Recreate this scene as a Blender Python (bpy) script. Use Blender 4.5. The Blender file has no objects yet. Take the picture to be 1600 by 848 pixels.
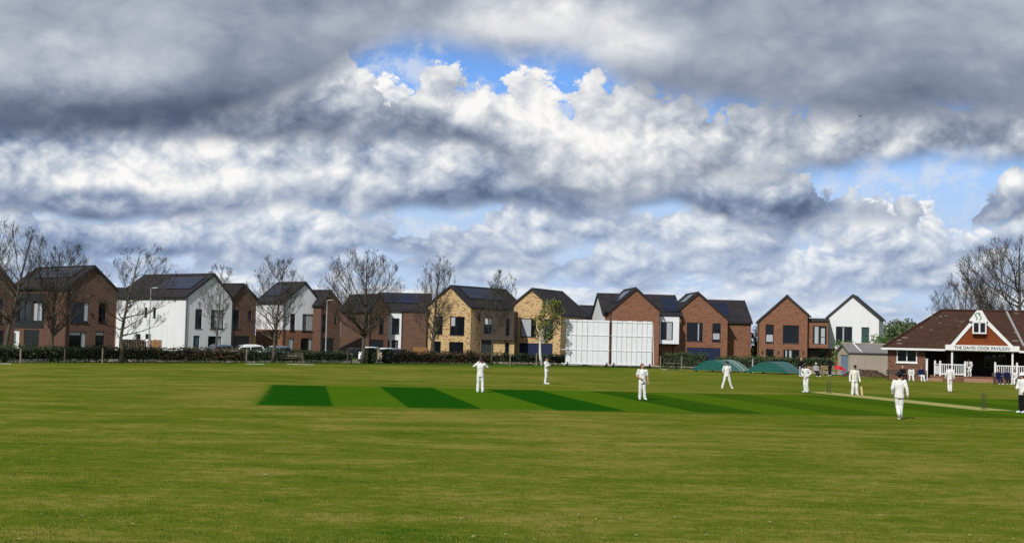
import bpy, bmesh, math, random
from mathutils import Vector, Matrix, noise as mnoise
R = math.radians
sc = bpy.context.scene
COL = sc.collection
# ------------------------------------------------------------------ camera
FPX, W0, H0 = 2250.0, 1600.0, 848.0
PITCH, ROLL, CAMH = math.atan(108/2250), R(1.4), 2.75
cd = bpy.data.cameras.new('camera'); cam = bpy.data.objects.new('camera', cd); COL.objects.link(cam)
cd.sensor_width = 36; cd.lens = 36*FPX/W0; cd.clip_end = 9000; cd.clip_start = .1
CM = Matrix.Rotation(R(90)+PITCH, 3, 'X') @ Matrix.Rotation(ROLL, 3, 'Z')
cam.matrix_world = Matrix.Translation((0, 0, CAMH)) @ CM.to_4x4()
sc.camera = cam
CPOS = Vector((0, 0, CAMH))
def ray(px, py): return CM @ Vector(((px-W0/2)/FPX, (H0/2-py)/FPX, -1))
def at(px, py, d):                      # the point seen at a pixel, d metres in front of the camera
    r = ray(px, py); return CPOS + r*(d/r.y)
def gnd(px, py, z=0.0):                 # the ground point seen at a pixel
    r = ray(px, py); return CPOS + r*((z-CAMH)/r.z)
# ------------------------------------------------------------------ object helpers
def link(o, parent=None):
    COL.objects.link(o)
    if parent is not None: o.parent = parent
    return o
def tag(o, label=None, cat=None, group=None, kind=None):
    if label: o['label'] = label
    if cat: o['category'] = cat
    if group: o['group'] = group
    if kind: o['kind'] = kind
    return o
def empty(name, loc, rz=0.0, label=None, cat=None, group=None):
    o = bpy.data.objects.new(name, None); o.empty_display_size = .3
    o.location = loc; o.rotation_euler = (0, 0, rz); link(o)
    return tag(o, label, cat, group)
class MB:
    """collects faces and builds ONE mesh object"""
    def __init__(s): s.v, s.f, s.m = [], [], []
    def add(s, vs, fs, mi=0):
        n = len(s.v); s.v += [tuple(v) for v in vs]
        for f in fs: s.f.append(tuple(i+n for i in f)); s.m.append(mi)
    def quad(s, a, b, c, d, mi=0): s.add([a, b, c, d], [(0, 1, 2, 3)], mi)
    def box(s, x0, x1, y0, y1, z0, z1, mi=0, M=None):
        vs = [Vector((x, y, z)) for z in (z0, z1) for y in (y0, y1) for x in (x0, x1)]
        if M is not None: vs = [M @ v for v in vs]
        s.add(vs, [(0, 2, 3, 1), (4, 5, 7, 6), (0, 1, 5, 4), (2, 6, 7, 3), (0, 4, 6, 2), (1, 3, 7, 5)], mi)
    def loft(s, rings, mi=0, cap=True, closed=True):
        n = len(rings[0]); b = len(s.v)
        vs = [p for r in rings for p in r]; fs = []
        for i in range(len(rings)-1):
            for j in range(n if closed else n-1):
                k = (j+1) % n
                fs.append((i*n+j, i*n+k, (i+1)*n+k, (i+1)*n+j))
        if cap:
            fs.append(tuple(range(n-1, -1, -1))); fs.append(tuple((len(rings)-1)*n+j for j in range(n)))
        s.add(vs, fs, mi)
    def tube(s, pts, rad, n=6, mi=0, cap=True):
        pts = [Vector(p) for p in pts]
        if not isinstance(rad, (list, tuple)): rad = [rad]*len(pts)
        rings = []; ref = None
        for i, p in enumerate(pts):
            t = (pts[min(i+1, len(pts)-1)]-pts[max(i-1, 0)])
            if t.length < 1e-6: t = Vector((0, 0, 1))
            t.normalize()
            if ref is None:
                ref = Vector((1, 0, 0)) if abs(t.x) < .8 else Vector((0, 1, 0))
            a = (ref - t*ref.dot(t)).normalized(); ref = a; b = t.cross(a)
            rings.append([p+(a*math.cos(2*math.pi*k/n)+b*math.sin(2*math.pi*k/n))*rad[i] for k in range(n)])
        s.loft(rings, mi, cap)
    def cyl(s, p0, p1, r, n=12, mi=0): s.tube([p0, p1], [r, r], n, mi)
    def ell(s, c, r, nu=12, nv=8, mi=0, M=None):
        c = Vector(c); rings = []
        if not isinstance(r, (tuple, list)): r = (r, r, r)
        for i in range(nv+1):
            th = math.pi*(.02+.96*i/nv)
            ring = []
            for j in range(nu):
                ph = 2*math.pi*j/nu
                p = Vector((r[0]*math.sin(th)*math.cos(ph), r[1]*math.sin(th)*math.sin(ph), -r[2]*math.cos(th)))
                if M is not None: p = M @ p
                ring.append(c+p)
            rings.append(ring)
        s.loft(rings, mi)
    def prism(s, poly, axis, a, b, mi=0):
        """extrude a polygon along an axis: 'y' takes (x,z) points, 'x' takes (y,z), 'z' takes (x,y)"""
        def P(p, t): return {'y': (p[0], t, p[1]), 'x': (t, p[0], p[1]), 'z': (p[0], p[1], t)}[axis]
        n = len(poly)
        s.add([P(p, a) for p in poly]+[P(p, b) for p in poly],
              [tuple(range(n)), tuple(range(2*n-1, n-1, -1))]+[(i, i+n, (i+1) % n+n, (i+1) % n) for i in range(n)], mi)
    def build(s, name, mats, parent=None, smooth=False, fix=True):
        me = bpy.data.meshes.new(name); me.from_pydata(s.v, [], s.f); me.update()
        if not isinstance(mats, (list, tuple)): mats = [mats]
        for m in mats: me.materials.append(m)
        if len(mats) > 1: me.polygons.foreach_set('material_index', s.m)
        if fix:
            bm = bmesh.new(); bm.from_mesh(me); bmesh.ops.recalc_face_normals(bm, faces=bm.faces); bm.to_mesh(me); bm.free()
        if smooth: me.polygons.foreach_set('use_smooth', [True]*len(me.polygons))
        return link(bpy.data.objects.new(name, me), parent)
# ------------------------------------------------------------------ node helpers
class NT:
    def __init__(s, nt): s.nt = nt; s.n = nt.nodes; s.l = nt.links
    def new(s, t, **k):
        n = s.n.new(t)
        for a, b in k.items(): setattr(n, a, b)
        return n
    def put(s, sock, v):
        if v is None: return
        if isinstance(v, bpy.types.NodeSocket): s.l.new(v, sock)
        elif isinstance(v, (tuple, list)) and sock.type == 'RGBA': sock.default_value = (*v[:3], 1)
        else: sock.default_value = v
    def m(s, op, a, b=None, c=None, clamp=False):
        n = s.new('ShaderNodeMath', operation=op, use_clamp=clamp)
        for i, v in enumerate((a, b, c)): s.put(n.inputs[i], v) if v is not None else None
        return n.outputs[0]
    def add(s, *a):
        r = a[0]
        for x in a[1:]: r = s.m('ADD', r, x)
        return r
    def mul(s, a, b): return s.m('MULTIPLY', a, b)
    def vec(s, x=0., y=0., z=0.):
        n = s.new('ShaderNodeCombineXYZ')
        for i, v in enumerate((x, y, z)): s.put(n.inputs[i], v)
        return n.outputs[0]
    def sep(s, v):
        n = s.new('ShaderNodeSeparateXYZ'); s.put(n.inputs[0], v); return n.outputs
    def vm(s, op, a, b):
        n = s.new('ShaderNodeVectorMath', operation=op); s.put(n.inputs[0], a)
        if op == 'SCALE': s.put(n.inputs['Scale'], b)
        else: s.put(n.inputs[1], b)
        return n.outputs[0]
    def noise(s, vec, scale=1., detail=4., rough=.5, dist=0., dim='3D'):
        n = s.new('ShaderNodeTexNoise', noise_dimensions=dim)
        s.put(n.inputs['Vector'], vec); n.inputs['Scale'].default_value = scale
        n.inputs['Detail'].default_value = detail; n.inputs['Roughness'].default_value = rough
        n.inputs['Distortion'].default_value = dist
        return n.outputs
    def ramp(s, fac, stops, interp='LINEAR'):
        n = s.new('ShaderNodeValToRGB'); s.put(n.inputs[0], fac); r = n.color_ramp; r.interpolation = interp
        while len(r.elements) < len(stops): r.elements.new(.5)
        for e, (p, c) in zip(r.elements, stops):
            e.position = p; e.color = (*c, 1) if isinstance(c, (tuple, list)) else (c, c, c, 1)
        return n.outputs[0]
    def ss(s, x, a, b, o0=0., o1=1.):
        n = s.new('ShaderNodeMapRange', interpolation_type='SMOOTHSTEP', clamp=False); s.put(n.inputs[0], x)
        for i, v in enumerate((a, b, o0, o1)): s.put(n.inputs[i+1], v)
        return n.outputs[0]
    def mix(s, f, a, b, blend='MIX'):
        n = s.new('ShaderNodeMix', data_type='RGBA', blend_type=blend)
        s.put(n.inputs[0], f); s.put(n.inputs[6], a); s.put(n.inputs[7], b); return n.outputs[2]
def material(name):
    m = bpy.data.materials.new(name); m.use_nodes = True
    nt = NT(m.node_tree); b = m.node_tree.nodes['Principled BSDF']
    return m, nt, b
def srgb(r, g, b):
    f = lambda c: (c/255/12.92) if c/255 <= .04045 else ((c/255+.055)/1.055)**2.4
    return (f(r), f(g), f(b))
def plain(name, c, rough=.6, var=.12, scale=3., metal=0., coat=0., bump=0.):
    """one colour broken up by fractal noise"""
    m, n, b = material(name)
    tc = n.new('ShaderNodeTexCoord').outputs['Object']
    ns = n.noise(tc, scale, 5, .6)[0]
    f = n.m('MULTIPLY_ADD', ns, 2*var, 1-var)
    n.put(b.inputs['Base Color'], n.vm('SCALE', c if isinstance(c, bpy.types.NodeSocket) else Vector(c), f))
    b.inputs['Roughness'].default_value = rough; b.inputs['Metallic'].default_value = metal
    b.inputs['Coat Weight'].default_value = coat
    if bump:
        bp = n.new('ShaderNodeBump'); bp.inputs['Strength'].default_value = bump; bp.inputs['Distance'].default_value = .02
        n.put(bp.inputs['Height'], ns); n.put(b.inputs['Normal'], bp.outputs[0])
    return m
# ------------------------------------------------------------------ sky, sun
SUN_EL = R(40); SUN_AZ = math.atan2(-.45, -.89)        # behind the camera, to its left
# rows of cloud, farthest first: how high base and top of each stand along the horizon (hundredths of the view), size, tones
CLOUD_ROWS = [
 dict(base=[(0, 5.2), (16, 5.4)], top=[(0, 4.3), (2, 4.2), (4, 4.3), (6, 4.3), (8, 4.4), (10, 4.3), (12, 4.4), (16, 4.5)], sc=2.2, sx=.5, amp=.5, tone=(.54, .90), fn=.12, lit=.8, sb=.5, st=.10, big=1.2),
 dict(base=[(0, 4.45), (4, 4.4), (8, 4.5), (16, 4.75)], top=[(0, 3.9), (3, 3.95), (6, 3.9), (8, 3.85), (10, 3.75), (12, 3.7), (14, 3.8), (16, 4.1)], sc=1.5, sx=.85, amp=.6, tone=(.42, .84), fn=.18, lit=1.1, sb=.25, st=.08, big=1.3),
 dict(base=[(0, 4.0), (2, 4.05), (4, 4.1), (8, 4.1), (12, 4.0), (16, 4.25)], top=[(0, 3.15), (4, 3.2), (7, 3.3), (9, 3.2), (11, 3.2), (13, 3.25), (14, 3.2), (15.2, 3.4), (16, 3.3)], sc=1.15, sx=.9, amp=.65, tone=(.36, .82), fn=.18, lit=1.2, sb=.28, st=.08, big=1.7, bb=1.3),
 dict(base=[(0, 3.5), (3, 3.6), (6, 3.45), (9, 3.4), (11, 3.5), (13.2, 3.6), (14, 3.45), (15, 3.6), (16, 3.5)], top=[(0, 1.5), (3, 1.55), (6, 1.6), (8, 2.0), (11, 2.4), (12.6, 2.75), (13.3, 2.95), (14, 3.2), (15, 3.4), (15.6, 2.7), (16, 2.55)], sc=.74, sx=.95, amp=.7, tone=(.30, .80), fn=.17, lit=1.25, sb=.3, st=.10, big=1.2, bb=1.2),
 dict(base=[(0, 2.3), (4, 2.4), (6, 2.38), (7.4, 2.5), (8.2, 3.0), (9, 3.2), (11, 3.1), (13, 2.85), (14.2, 2.62), (16, 2.75)], top=[(0, -2), (4.5, -1), (5.6, 1.25), (6.2, 1.5), (6.9, 1.2), (7.8, 1.2), (8.3, 1.15), (8.75, 1.7), (9.1, 1.45), (9.6, 1.45), (11, 1.5), (16, 1.5)], sc=.8, amp=.8, tone=(.27, .74), fn=.14, lit=1.0, sb=.4, st=.11, big=.4, bb=.4),
 dict(base=[(0, 2.25), (3, 2.2), (4.6, 1.8), (5.6, 1.14), (6.3, 1.0), (7.4, 1.16), (9, 1.28), (10, 1.75), (11.5, 1.95), (13.5, 2.15), (14.6, 2.1), (16, 2.15)], top=[(0, -6), (16, -6)], sc=.42, sx=.8, amp=.7, tone=(.26, .55), lit=.38, sb=.6, st=.1, big=.5, bb=.3, fn=.06),
]
# broad light and dark masses: place, spread, amount
SKY_BLOBS = [(260, 200, 390, 42, -.28), (110, 95, 120, 36, .22), (40, 170, 120, 30, -.05), (790, 40, 190, 45, .34), (950, 60, 120, 45, .14), (1490, 130, 190, 75, -.16),
    (1080, 235, 190, 34, .20), (1480, 232, 150, 18, .26), (715, 165, 75, 42, .26), (850, 190, 80, 60, .20), (660, 205, 75, 24, -.18),
    (770, 300, 140, 34, -.2), (300, 392, 330, 18, -.16), (1180, 312, 150, 26, -.14), (1020, 380, 200, 14, -.1), (80, 262, 110, 30, .06), (270, 292, 60, 24, .14), (430, 312, 140, 28, .1), (1425, 345, 110, 40, .18), (1335, 312, 50, 24, .2), (30, 300, 80, 30, .14), (985, 300, 70, 26, .12), (1090, 378, 50, 18, .16), (1265, 385, 50, 20, .18), (1500, 375, 40, 22, .22), (560, 268, 90, 22, .1), (120, 330, 150, 18, -.1)]
def build_world():
    w = bpy.data.worlds.new('World'); sc.world = w; w.use_nodes = True
    n = NT(w.node_tree); bg = w.node_tree.nodes['Background']
    sky = n.new('ShaderNodeTexSky', sky_type='NISHITA'); sky.sun_disc = False
    sky.sun_elevation = SUN_EL; sky.sun_rotation = SUN_AZ; sky.air_density = 1.0; sky.dust_density = .6; sky.ozone_density = 2.5
    d = n.sep(n.new('ShaderNodeTexCoord').outputs['Generated'])
    ay = n.m('MAXIMUM', n.m('ABSOLUTE', d[1]), .25)
    X = n.m('MULTIPLY_ADD', n.m('DIVIDE', d[0], ay), 22.5, 8.)
    V = n.m('MAXIMUM', n.mul(n.m('DIVIDE', d[2], ay), 22.5), 0.)
    Y = n.m('SUBTRACT', n.m('MULTIPLY_ADD', n.m('MULTIPLY_ADD', X, 1., -8.), .0244, 5.32), V)
    Y = n.m('MAXIMUM', Y, -2.5)
    side = n.mul(n.m('SIGN', d[1]), 7.3)
    P = n.vec(X, n.mul(Y, 1.25), side)
    w1 = n.vec(n.m('SUBTRACT', n.noise(P, 1.1, 3, .5, dim='2D')[0], .5), n.m('SUBTRACT', n.noise(n.vm('ADD', P, (31.7, 5.1, 0)), 1.1, 3, .5, dim='2D')[0], .5))
    Pw = n.vm('ADD', P, n.vm('SCALE', w1, .30))
    wb = [n.m('SUBTRACT', n.noise(n.vm('ADD', P, (q, 2., 0)), .8, 5, .6, dim='2D')[0], .5) for q in (0., 17.3)]
    Xw = n.m('MULTIPLY_ADD', wb[0], 1.6, X); Yw = n.m('MULTIPLY_ADD', wb[1], 1.0, Y)
    def blob(px, py, rx, ry, amp):
        a = n.mul(n.m('SUBTRACT', Xw, px/100), 100./rx); b = n.mul(n.m('SUBTRACT', Yw, py/100), 100./ry)
        return n.mul(n.m('EXPONENT', n.mul(n.add(n.mul(a, a), n.mul(b, b)), -1.)), amp)
    macro = n.add(*[blob(*b) for b in SKY_BLOBS])
    Xn = n.m('MINIMUM', n.m('MAXIMUM', n.m('DIVIDE', X, 16.), 0.), 1.)
    def curve(pts):
        c = n.new('ShaderNodeFloatCurve'); cu = c.mapping.curves[0]; c.mapping.use_clip = False
        lo, hi = -6.5, 6.0
        while len(cu.points) < len(pts): cu.points.new(.5, .5)
        for p, (x, y) in zip(cu.points, pts): p.location = (x/16, (y-lo)/(hi-lo))
        c.mapping.update(); n.put(c.inputs['Value'], Xn)
        return n.m('MULTIPLY_ADD', c.outputs[0], hi-lo, lo)
    def field(vec, s, octs):
        """round billows with creases between them, four sizes deep"""
        f = n.noise(vec, s*.7, 2, .5, dim='2D')[0]; t = n.mul(f, .75); k = .44; q = s*1.15
        for j in range(octs):
            g = n.noise(n.vm('ADD', vec, (7.7*j+2.3, 3.1*j, 0)), q, 0, .5, dim='2D')[0]
            t = n.m('MULTIPLY_ADD', n.m('ABSOLUTE', n.m('MULTIPLY_ADD', g, 2., -1.)), k, t); k *= .58; q *= 2.05
        return t
    blue = n.mix(1., sky.outputs[0], (.066, .092, .138), 'MULTIPLY')
    pale = srgb(186, 208, 238)
    out = n.mix(n.ss(Y, 1.6, 3.9, 0., .95), blue, pale)
    veil = n.ss(n.noise(Pw, 1.3, 6, .6, dim='2D')[0], .44, .72, 0., .75)
    out = n.mix(veil, out, srgb(214, 222, 234))
    for i, r in enumerate(CLOUD_ROWS):
        Pi = n.vm('ADD', n.vm('MULTIPLY', Pw, (r.get('sx', 1.), 1., 1.)), (3.1*i, 1.7*i, 0))
        a = field(Pi, r['sc'], 5); dl = .20/r['sc']
        b = field(n.vm('ADD', Pi, (-.6*dl, -dl, 0)), r['sc'], 3)
        big = n.m('SUBTRACT', n.noise(n.vm('ADD', P, (9.1*i, 4.3*i, 0)), r['sc']*.42, 2, .5, dim='2D')[0], .5)
        fine = n.noise(n.vm('ADD', Pi, (1.3, 8.8, 0)), r['sc']*3.2, 5, .62, dim='2D')[0]
        cen = n.m('ADD', n.m('SUBTRACT', a, .60), n.mul(big, r.get('big', .8)))
        tY = n.m('MULTIPLY_ADD', cen, -1.6*r['amp'], curve(r['top']))
        bY = n.m('MULTIPLY_ADD', cen, .30*r['amp'], n.m('MULTIPLY_ADD', n.m('SUBTRACT', n.noise(n.vm('ADD', P, (5.5*i+40, 2.3*i, 0)), r['sc']*.5, 1, .5, dim='2D')[0], .5), r.get('bb', .9), curve(r['base'])))
        mk = n.mul(n.ss(n.m('SUBTRACT', Y, tY), 0., r['st']*(2.2 if i < 3 else 1.)), n.ss(n.m('SUBTRACT', bY, Y), 0., r['sb']))
        s = n.m('MINIMUM', n.m('MAXIMUM', n.m('MULTIPLY', n.m('SUBTRACT', bY, Y), 1/1.1), 0.), 1.)
        s = n.m('POWER', s, .8)
        br = n.m('MULTIPLY_ADD', s, r['tone'][1]-r['tone'][0], r['tone'][0])
        br = n.add(br, macro, n.mul(n.mul(n.m('SUBTRACT', a, b), r['lit']*.62), n.m('MULTIPLY_ADD', s, .75, .35)), n.mul(big, r.get('bt', .35)), n.mul(cen, .12), n.mul(n.m('SUBTRACT', fine, .5), r.get('fn', .22)))
        br = n.m('MINIMUM', n.m('MAXIMUM', br, .02), 1.)
        blue_c = n.ramp(br, [(0., srgb(72, 92, 126)), (.25, srgb(95, 114, 146)), (.45, srgb(134, 152, 184)), (.65, srgb(181, 193, 211)), (.82, srgb(220, 225, 232)), (1., srgb(251, 250, 248))])
        grey_c = n.ramp(br, [(0., srgb(74, 80, 94)), (.25, srgb(106, 113, 128)), (.45, srgb(144, 149, 159)), (.65, srgb(184, 188, 194)), (.82, srgb(218, 219, 221)), (1., srgb(250, 249, 246))])
        cl = n.mix([0., .05, .1, .25, .55, .6][i], blue_c, grey_c)
        if i < 3: cl = n.mix([.55, .42, .25][i], cl, n.mix(br, srgb(120, 152, 204), srgb(222, 232, 243)))
        out = n.mix(mk, out, cl)
    out = n.vm('SCALE', n.mix(n.ss(d[2], -.02, -.25), out, (.12, .13, .09)), 10.)
    n.put(bg.inputs[0], out); bg.inputs[1].default_value = .1
build_world()
sc.world.cycles.sampling_method = 'MANUAL'; sc.world.cycles.sample_map_resolution = 256
sl = bpy.data.lights.new('sun', 'SUN'); sl.energy = 4.3; sl.angle = R(.5); sl.color = (1, .965, .90)
so = bpy.data.objects.new('sun', sl); link(so)
sdir = Vector((math.sin(SUN_AZ)*math.cos(SUN_EL), math.cos(SUN_AZ)*math.cos(SUN_EL), math.sin(SUN_EL)))
so.rotation_euler = sdir.to_track_quat('Z', 'Y').to_euler(); so.location = (-20, -30, 60)
vs = sc.view_settings; vs.view_transform = 'Standard'; vs.look = 'None'; vs.exposure = 0; vs.gamma = 1; vs.use_curve_mapping = False
# ------------------------------------------------------------------ materials
def grass_nodes(n, dark=False):
    p = n.new('ShaderNodeNewGeometry').outputs['Position']
    big = n.noise(p, .035, 4, .6)[0]; mid = n.noise(n.vm('MULTIPLY', p, (.24, .42, 1)), 1., 7, .72)[0]
    fine = n.noise(n.vm('MULTIPLY', p, (2.4, 3.0, 1)), 1., 6, .78)[0]; blade = n.noise(p, 22., 4, .75)[0]
    f = n.add(n.mul(big, .42), n.mul(mid, .72), n.mul(fine, .62), -.38)
    c = n.ramp(f, [(.32, (.036, .078, .006)), (.42, (.073, .104, .009)), (.50, (.103, .122, .013)), (.61, (.185, .164, .038))])
    c = n.vm('SCALE', c, n.m('MULTIPLY_ADD', blade, 1.2, .40))
    xy = n.sep(p); q = gnd(352, 616); ex = n.mul(n.m('SUBTRACT', n.add(xy[0], n.mul(mid, 3.)), q.x+1.5), 1/2.6); ey = n.mul(n.m('SUBTRACT', xy[1], q.y), 1/8.)
    worn = n.mul(n.m('EXPONENT', n.mul(n.add(n.mul(ex, ex), n.mul(ey, ey)), -1.)), .6)
    c = n.mix(worn, c, n.vm('SCALE', Vector((.20, .165, .040)), n.m('MULTIPLY_ADD', fine, 1.2, .4)))
    return p, c, big, mid, fine, blade
def grass_finish(n, b, c, blade, fine):
    n.put(b.inputs['Base Color'], c); b.inputs['Roughness'].default_value = 1.; b.inputs['Specular IOR Level'].default_value = .0
    bp = n.new('ShaderNodeBump'); bp.inputs['Strength'].default_value = .35; bp.inputs['Distance'].default_value = .03
    n.put(bp.inputs['Height'], n.add(blade, fine)); n.put(b.inputs['Normal'], bp.outputs[0])
def m_outfield():
    m, n, b = material('outfield_grass'); p, c, big, mid, fine, blade = grass_nodes(n)
    xy = n.sep(p)
    # rank unmown grass along the far boundary
    hd = n.m('SUBTRACT', xy[1], n.m('MULTIPLY_ADD', xy[0], .60, 152.))
    e = n.ss(n.add(hd, n.mul(mid, 5.)), -.5, 2.5)
    c = n.mix(n.mul(e, .8), c, n.vm('SCALE', Vector((.040, .088, .010)), n.m('MULTIPLY_ADD', blade, 1.4, .3)))
    grass_finish(n, b, c, blade, fine); return m
def m_square(depth, width):
    """close-mown strips in two directions; object x runs across the strips, y along them"""
    m, n, b = material('mown_strips'); p, c, big, mid, fine, blade = grass_nodes(n)
    o = n.sep(n.new('ShaderNodeTexCoord').outputs['Object'])
    wob = n.mul(n.m('SUBTRACT', fine, .5), .35)
    x = n.add(o[0], wob, -.48)
    ph = n.m('SINE', n.m('MULTIPLY', x, math.pi/STRIPE))
    k = n.ss(ph, -.10, .10)
    fade = n.ss(o[0], 13., 27., 0., .85)
    lt = n.mix(n.mul(fade, .5), (.052, .108, .005), (.066, .098, .006)); dk = n.mix(fade, (.0095, .058, .003), (.046, .084, .005))
    s = n.mix(k, lt, dk)
    s = n.vm('SCALE', s, n.add(n.mul(blade, .55), n.mul(mid, .45), .5))
    ed = n.m('MINIMUM', n.m('MINIMUM', o[0], n.m('SUBTRACT', width, o[0])), n.m('MINIMUM', o[1], n.m('SUBTRACT', depth, o[1])))
    em = n.ss(n.add(ed, n.mul(n.m('SUBTRACT', mid, .5), 1.2)), -.1, .8)
    grass_finish(n, b, n.mix(em, c, s), blade, fine); return m
def m_pitch():
    m, n, b = material('worn_pitch_grass'); p, c, big, mid, fine, blade = grass_nodes(n)
    o = n.sep(n.new('ShaderNodeTexCoord').outputs['Object'])
    ed = n.m('MINIMUM', n.m('MINIMUM', n.add(o[0], 1.25), n.m('SUBTRACT', 1.25, o[0])), n.m('MINIMUM', n.add(o[1], 1.6), n.m('SUBTRACT', 22., o[1])))
    em = n.ss(n.add(ed, n.mul(n.m('SUBTRACT', fine, .5), .7)), .0, .55)
    s = n.vm('SCALE', Vector((.29, .255, .095)), n.add(n.mul(fine, .5), n.mul(blade, .5), .5))
    grass_finish(n, b, n.mix(em, (.02, .09, .004), s), blade, fine); return m
def m_brick(name, c1, c2, mortar, blotch=None, bl=.0, var=.35):
    m, n, b = material(name)
    o = n.new('ShaderNodeTexCoord').outputs['Object']; s = n.sep(o)
    uv = n.vec(n.add(s[0], s[1]), s[2], 0.)
    bt = n.new('ShaderNodeTexBrick'); n.put(bt.inputs['Vector'], uv)
    for k, v in (('Scale', 1.), ('Mortar Size', .008), ('Brick Width', .225), ('Row Height', .075), ('Bias', 0.)): bt.inputs[k].default_value = v
    n.put(bt.inputs['Color1'], c1); n.put(bt.inputs['Color2'], c2); n.put(bt.inputs['Mortar'], mortar)
    c = bt.outputs[0]
    if blotch:
        q = n.noise(n.vm('MULTIPLY', uv, (1.7, 4.6, 1)), 1., 3, .6)[0]
        c = n.mix(n.ss(q, .53, .62, 0., bl), c, blotch)
    v1 = n.noise(n.vm('MULTIPLY', uv, (.6, 1.6, 1)), 1., 6, .65)[0]; v2 = n.noise(uv, .16, 3, .5)[0]
    c = n.vm('SCALE', c, n.add(n.mul(v1, var*1.3), n.mul(v2, var*.7), 1-var))
    n.put(b.inputs['Base Color'], c); b.inputs['Roughness'].default_value = .9
    bp = n.new('ShaderNodeBump'); bp.inputs['Strength'].default_value = .4; bp.inputs['Distance'].default_value = .01
    n.put(bp.inputs['Height'], bt.outputs[1]); bp.invert = True; n.put(b.inputs['Normal'], bp.outputs[0])
    return m
def m_render():
    m, n, b = material('white_render'); o = n.new('ShaderNodeTexCoord').outputs['Object']
    a = n.noise(n.vm('MULTIPLY', o, (1.2, 1.2, .35)), 1., 6, .65)[0]
    n.put(b.inputs['Base Color'], n.ramp(a, [(.25, (.58, .59, .61)), (.5, (.63, .64, .66)), (.75, (.67, .68, .70))])); b.inputs['Roughness'].default_value = .85
    return m
def m_tiles(name, c1, c2, pitch=.30, moss=0., rough=.55):
    m, n, b = material(name); o = n.new('ShaderNodeTexCoord').outputs['Object']; s = n.sep(o)
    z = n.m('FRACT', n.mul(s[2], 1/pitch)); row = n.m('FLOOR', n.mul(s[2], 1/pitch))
    wn = n.new('ShaderNodeTexWhiteNoise', noise_dimensions='3D')
    n.put(wn.inputs['Vector'], n.vec(n.m('FLOOR', n.mul(n.add(s[0], s[1], n.mul(row, .17)), 3.0)), row, 0.))
    v = n.noise(n.vm('MULTIPLY', o, (.5, .5, 1.5)), 1., 5, .6)[0]
    f = n.add(n.mul(wn.outputs[0], .45), n.mul(v, .9), -.18)
    c = n.mix(f, c1, c2)
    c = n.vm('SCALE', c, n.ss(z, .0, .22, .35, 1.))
    if moss: c = n.mix(n.ss(n.noise(o, 1.1, 6, .7)[0], .60, .70, 0., moss), c, (.18, .17, .12))
    n.put(b.inputs['Base Color'], c); b.inputs['Roughness'].default_value = rough; b.inputs['Specular IOR Level'].default_value = .2
    bp = n.new('ShaderNodeBump'); bp.inputs['Strength'].default_value = .7; bp.inputs['Distance'].default_value = .03
    n.put(bp.inputs['Height'], z); n.put(b.inputs['Normal'], bp.outputs[0])
    return m
def m_glass(name, c=(.006, .008, .010), rough=.04):
    m, n, b = material(name); o = n.new('ShaderNodeTexCoord').outputs['Object']
    n.put(b.inputs['Base Color'], n.vm('SCALE', Vector(c), n.m('MULTIPLY_ADD', n.noise(o, .8, 3, .5)[0], 1.2, .4)))
    b.inputs['Roughness'].default_value = rough; b.inputs['Specular IOR Level'].default_value = .32
    bp = n.new('ShaderNodeBump'); bp.inputs['Strength'].default_value = .08; bp.inputs['Distance'].default_value = .02
    n.put(bp.inputs['Height'], n.noise(o, 1.3, 1, .5)[0]); n.put(b.inputs['Normal'], bp.outputs[0])
    return m
def m_solar():
    m, n, b = material('solar_cells'); s = n.sep(n.new('ShaderNodeTexCoord').outputs['Object'])
    u = n.m('FRACT', n.mul(n.add(s[0], s[1]), 1/1.05)); w = n.m('FRACT', n.mul(s[2], 1/.85))
    g = n.m('MULTIPLY', n.ss(u, .0, .05), n.ss(w, .0, .06))
    n.put(b.inputs['Base Color'], n.mix(g, (.06, .06, .07), (.006, .011, .032))); b.inputs['Roughness'].default_value = .2; b.inputs['Specular IOR Level'].default_value = .10
    return m
def m_leaf(name, c1, c2, scale=4.):
    m, n, b = material(name); p = n.new('ShaderNodeNewGeometry')
    f = n.add(n.mul(p.outputs['Random Per Island'], .55), n.mul(n.noise(n.new('ShaderNodeTexCoord').outputs['Object'], scale*.3, 4, .6)[0], .9), -.22)
    n.put(b.inputs['Base Color'], n.mix(f, c1, c2)); b.inputs['Roughness'].default_value = .7
    return m
def m_bark(name, c1, c2, sc_=3.):
    m, n, b = material(name); o = n.new('ShaderNodeTexCoord').outputs['Object']
    f = n.noise(n.vm('MULTIPLY', o, (sc_, sc_, sc_*.4)), 2., 6, .7)[0]
    n.put(b.inputs['Base Color'], n.ramp(f, [(.3, c1), (.7, c2)])); b.inputs['Roughness'].default_value = .95
    return m
def m_cloth(name, c, var=.12, sc_=5.):
    m, n, b = material(name); o = n.new('ShaderNodeTexCoord').outputs['Object']
    f = n.noise(n.vm('MULTIPLY', o, (1., 1., .5)), sc_*2, 5, .6)[0]
    n.put(b.inputs['Base Color'], n.vm('SCALE', Vector(c), n.m('MULTIPLY_ADD', f, 2*var, 1-var))); b.inputs['Roughness'].default_value = .95; b.inputs['Specular IOR Level'].default_value = .1
    bp = n.new('ShaderNodeBump'); bp.inputs['Strength'].default_value = .5; bp.inputs['Distance'].default_value = .03
    n.put(bp.inputs['Height'], n.noise(n.vm('MULTIPLY', o, (1., 1., .45)), sc_*1.6, 3, .5)[0]); n.put(b.inputs['Normal'], bp.outputs[0])
    return m
STRIPE = 2.97
M = {}
M['brick_red'] = m_brick('red_brick', (.215, .075, .034), (.150, .053, .026), (.22, .15, .10), (.085, .030, .018), .55)
M['brick_dark'] = m_brick('dark_red_brick', (.125, .050, .028), (.088, .037, .022), (.14, .10, .075), (.05, .022, .015), .6)  # on some left houses, tree shade is put into this darker brick
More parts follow.
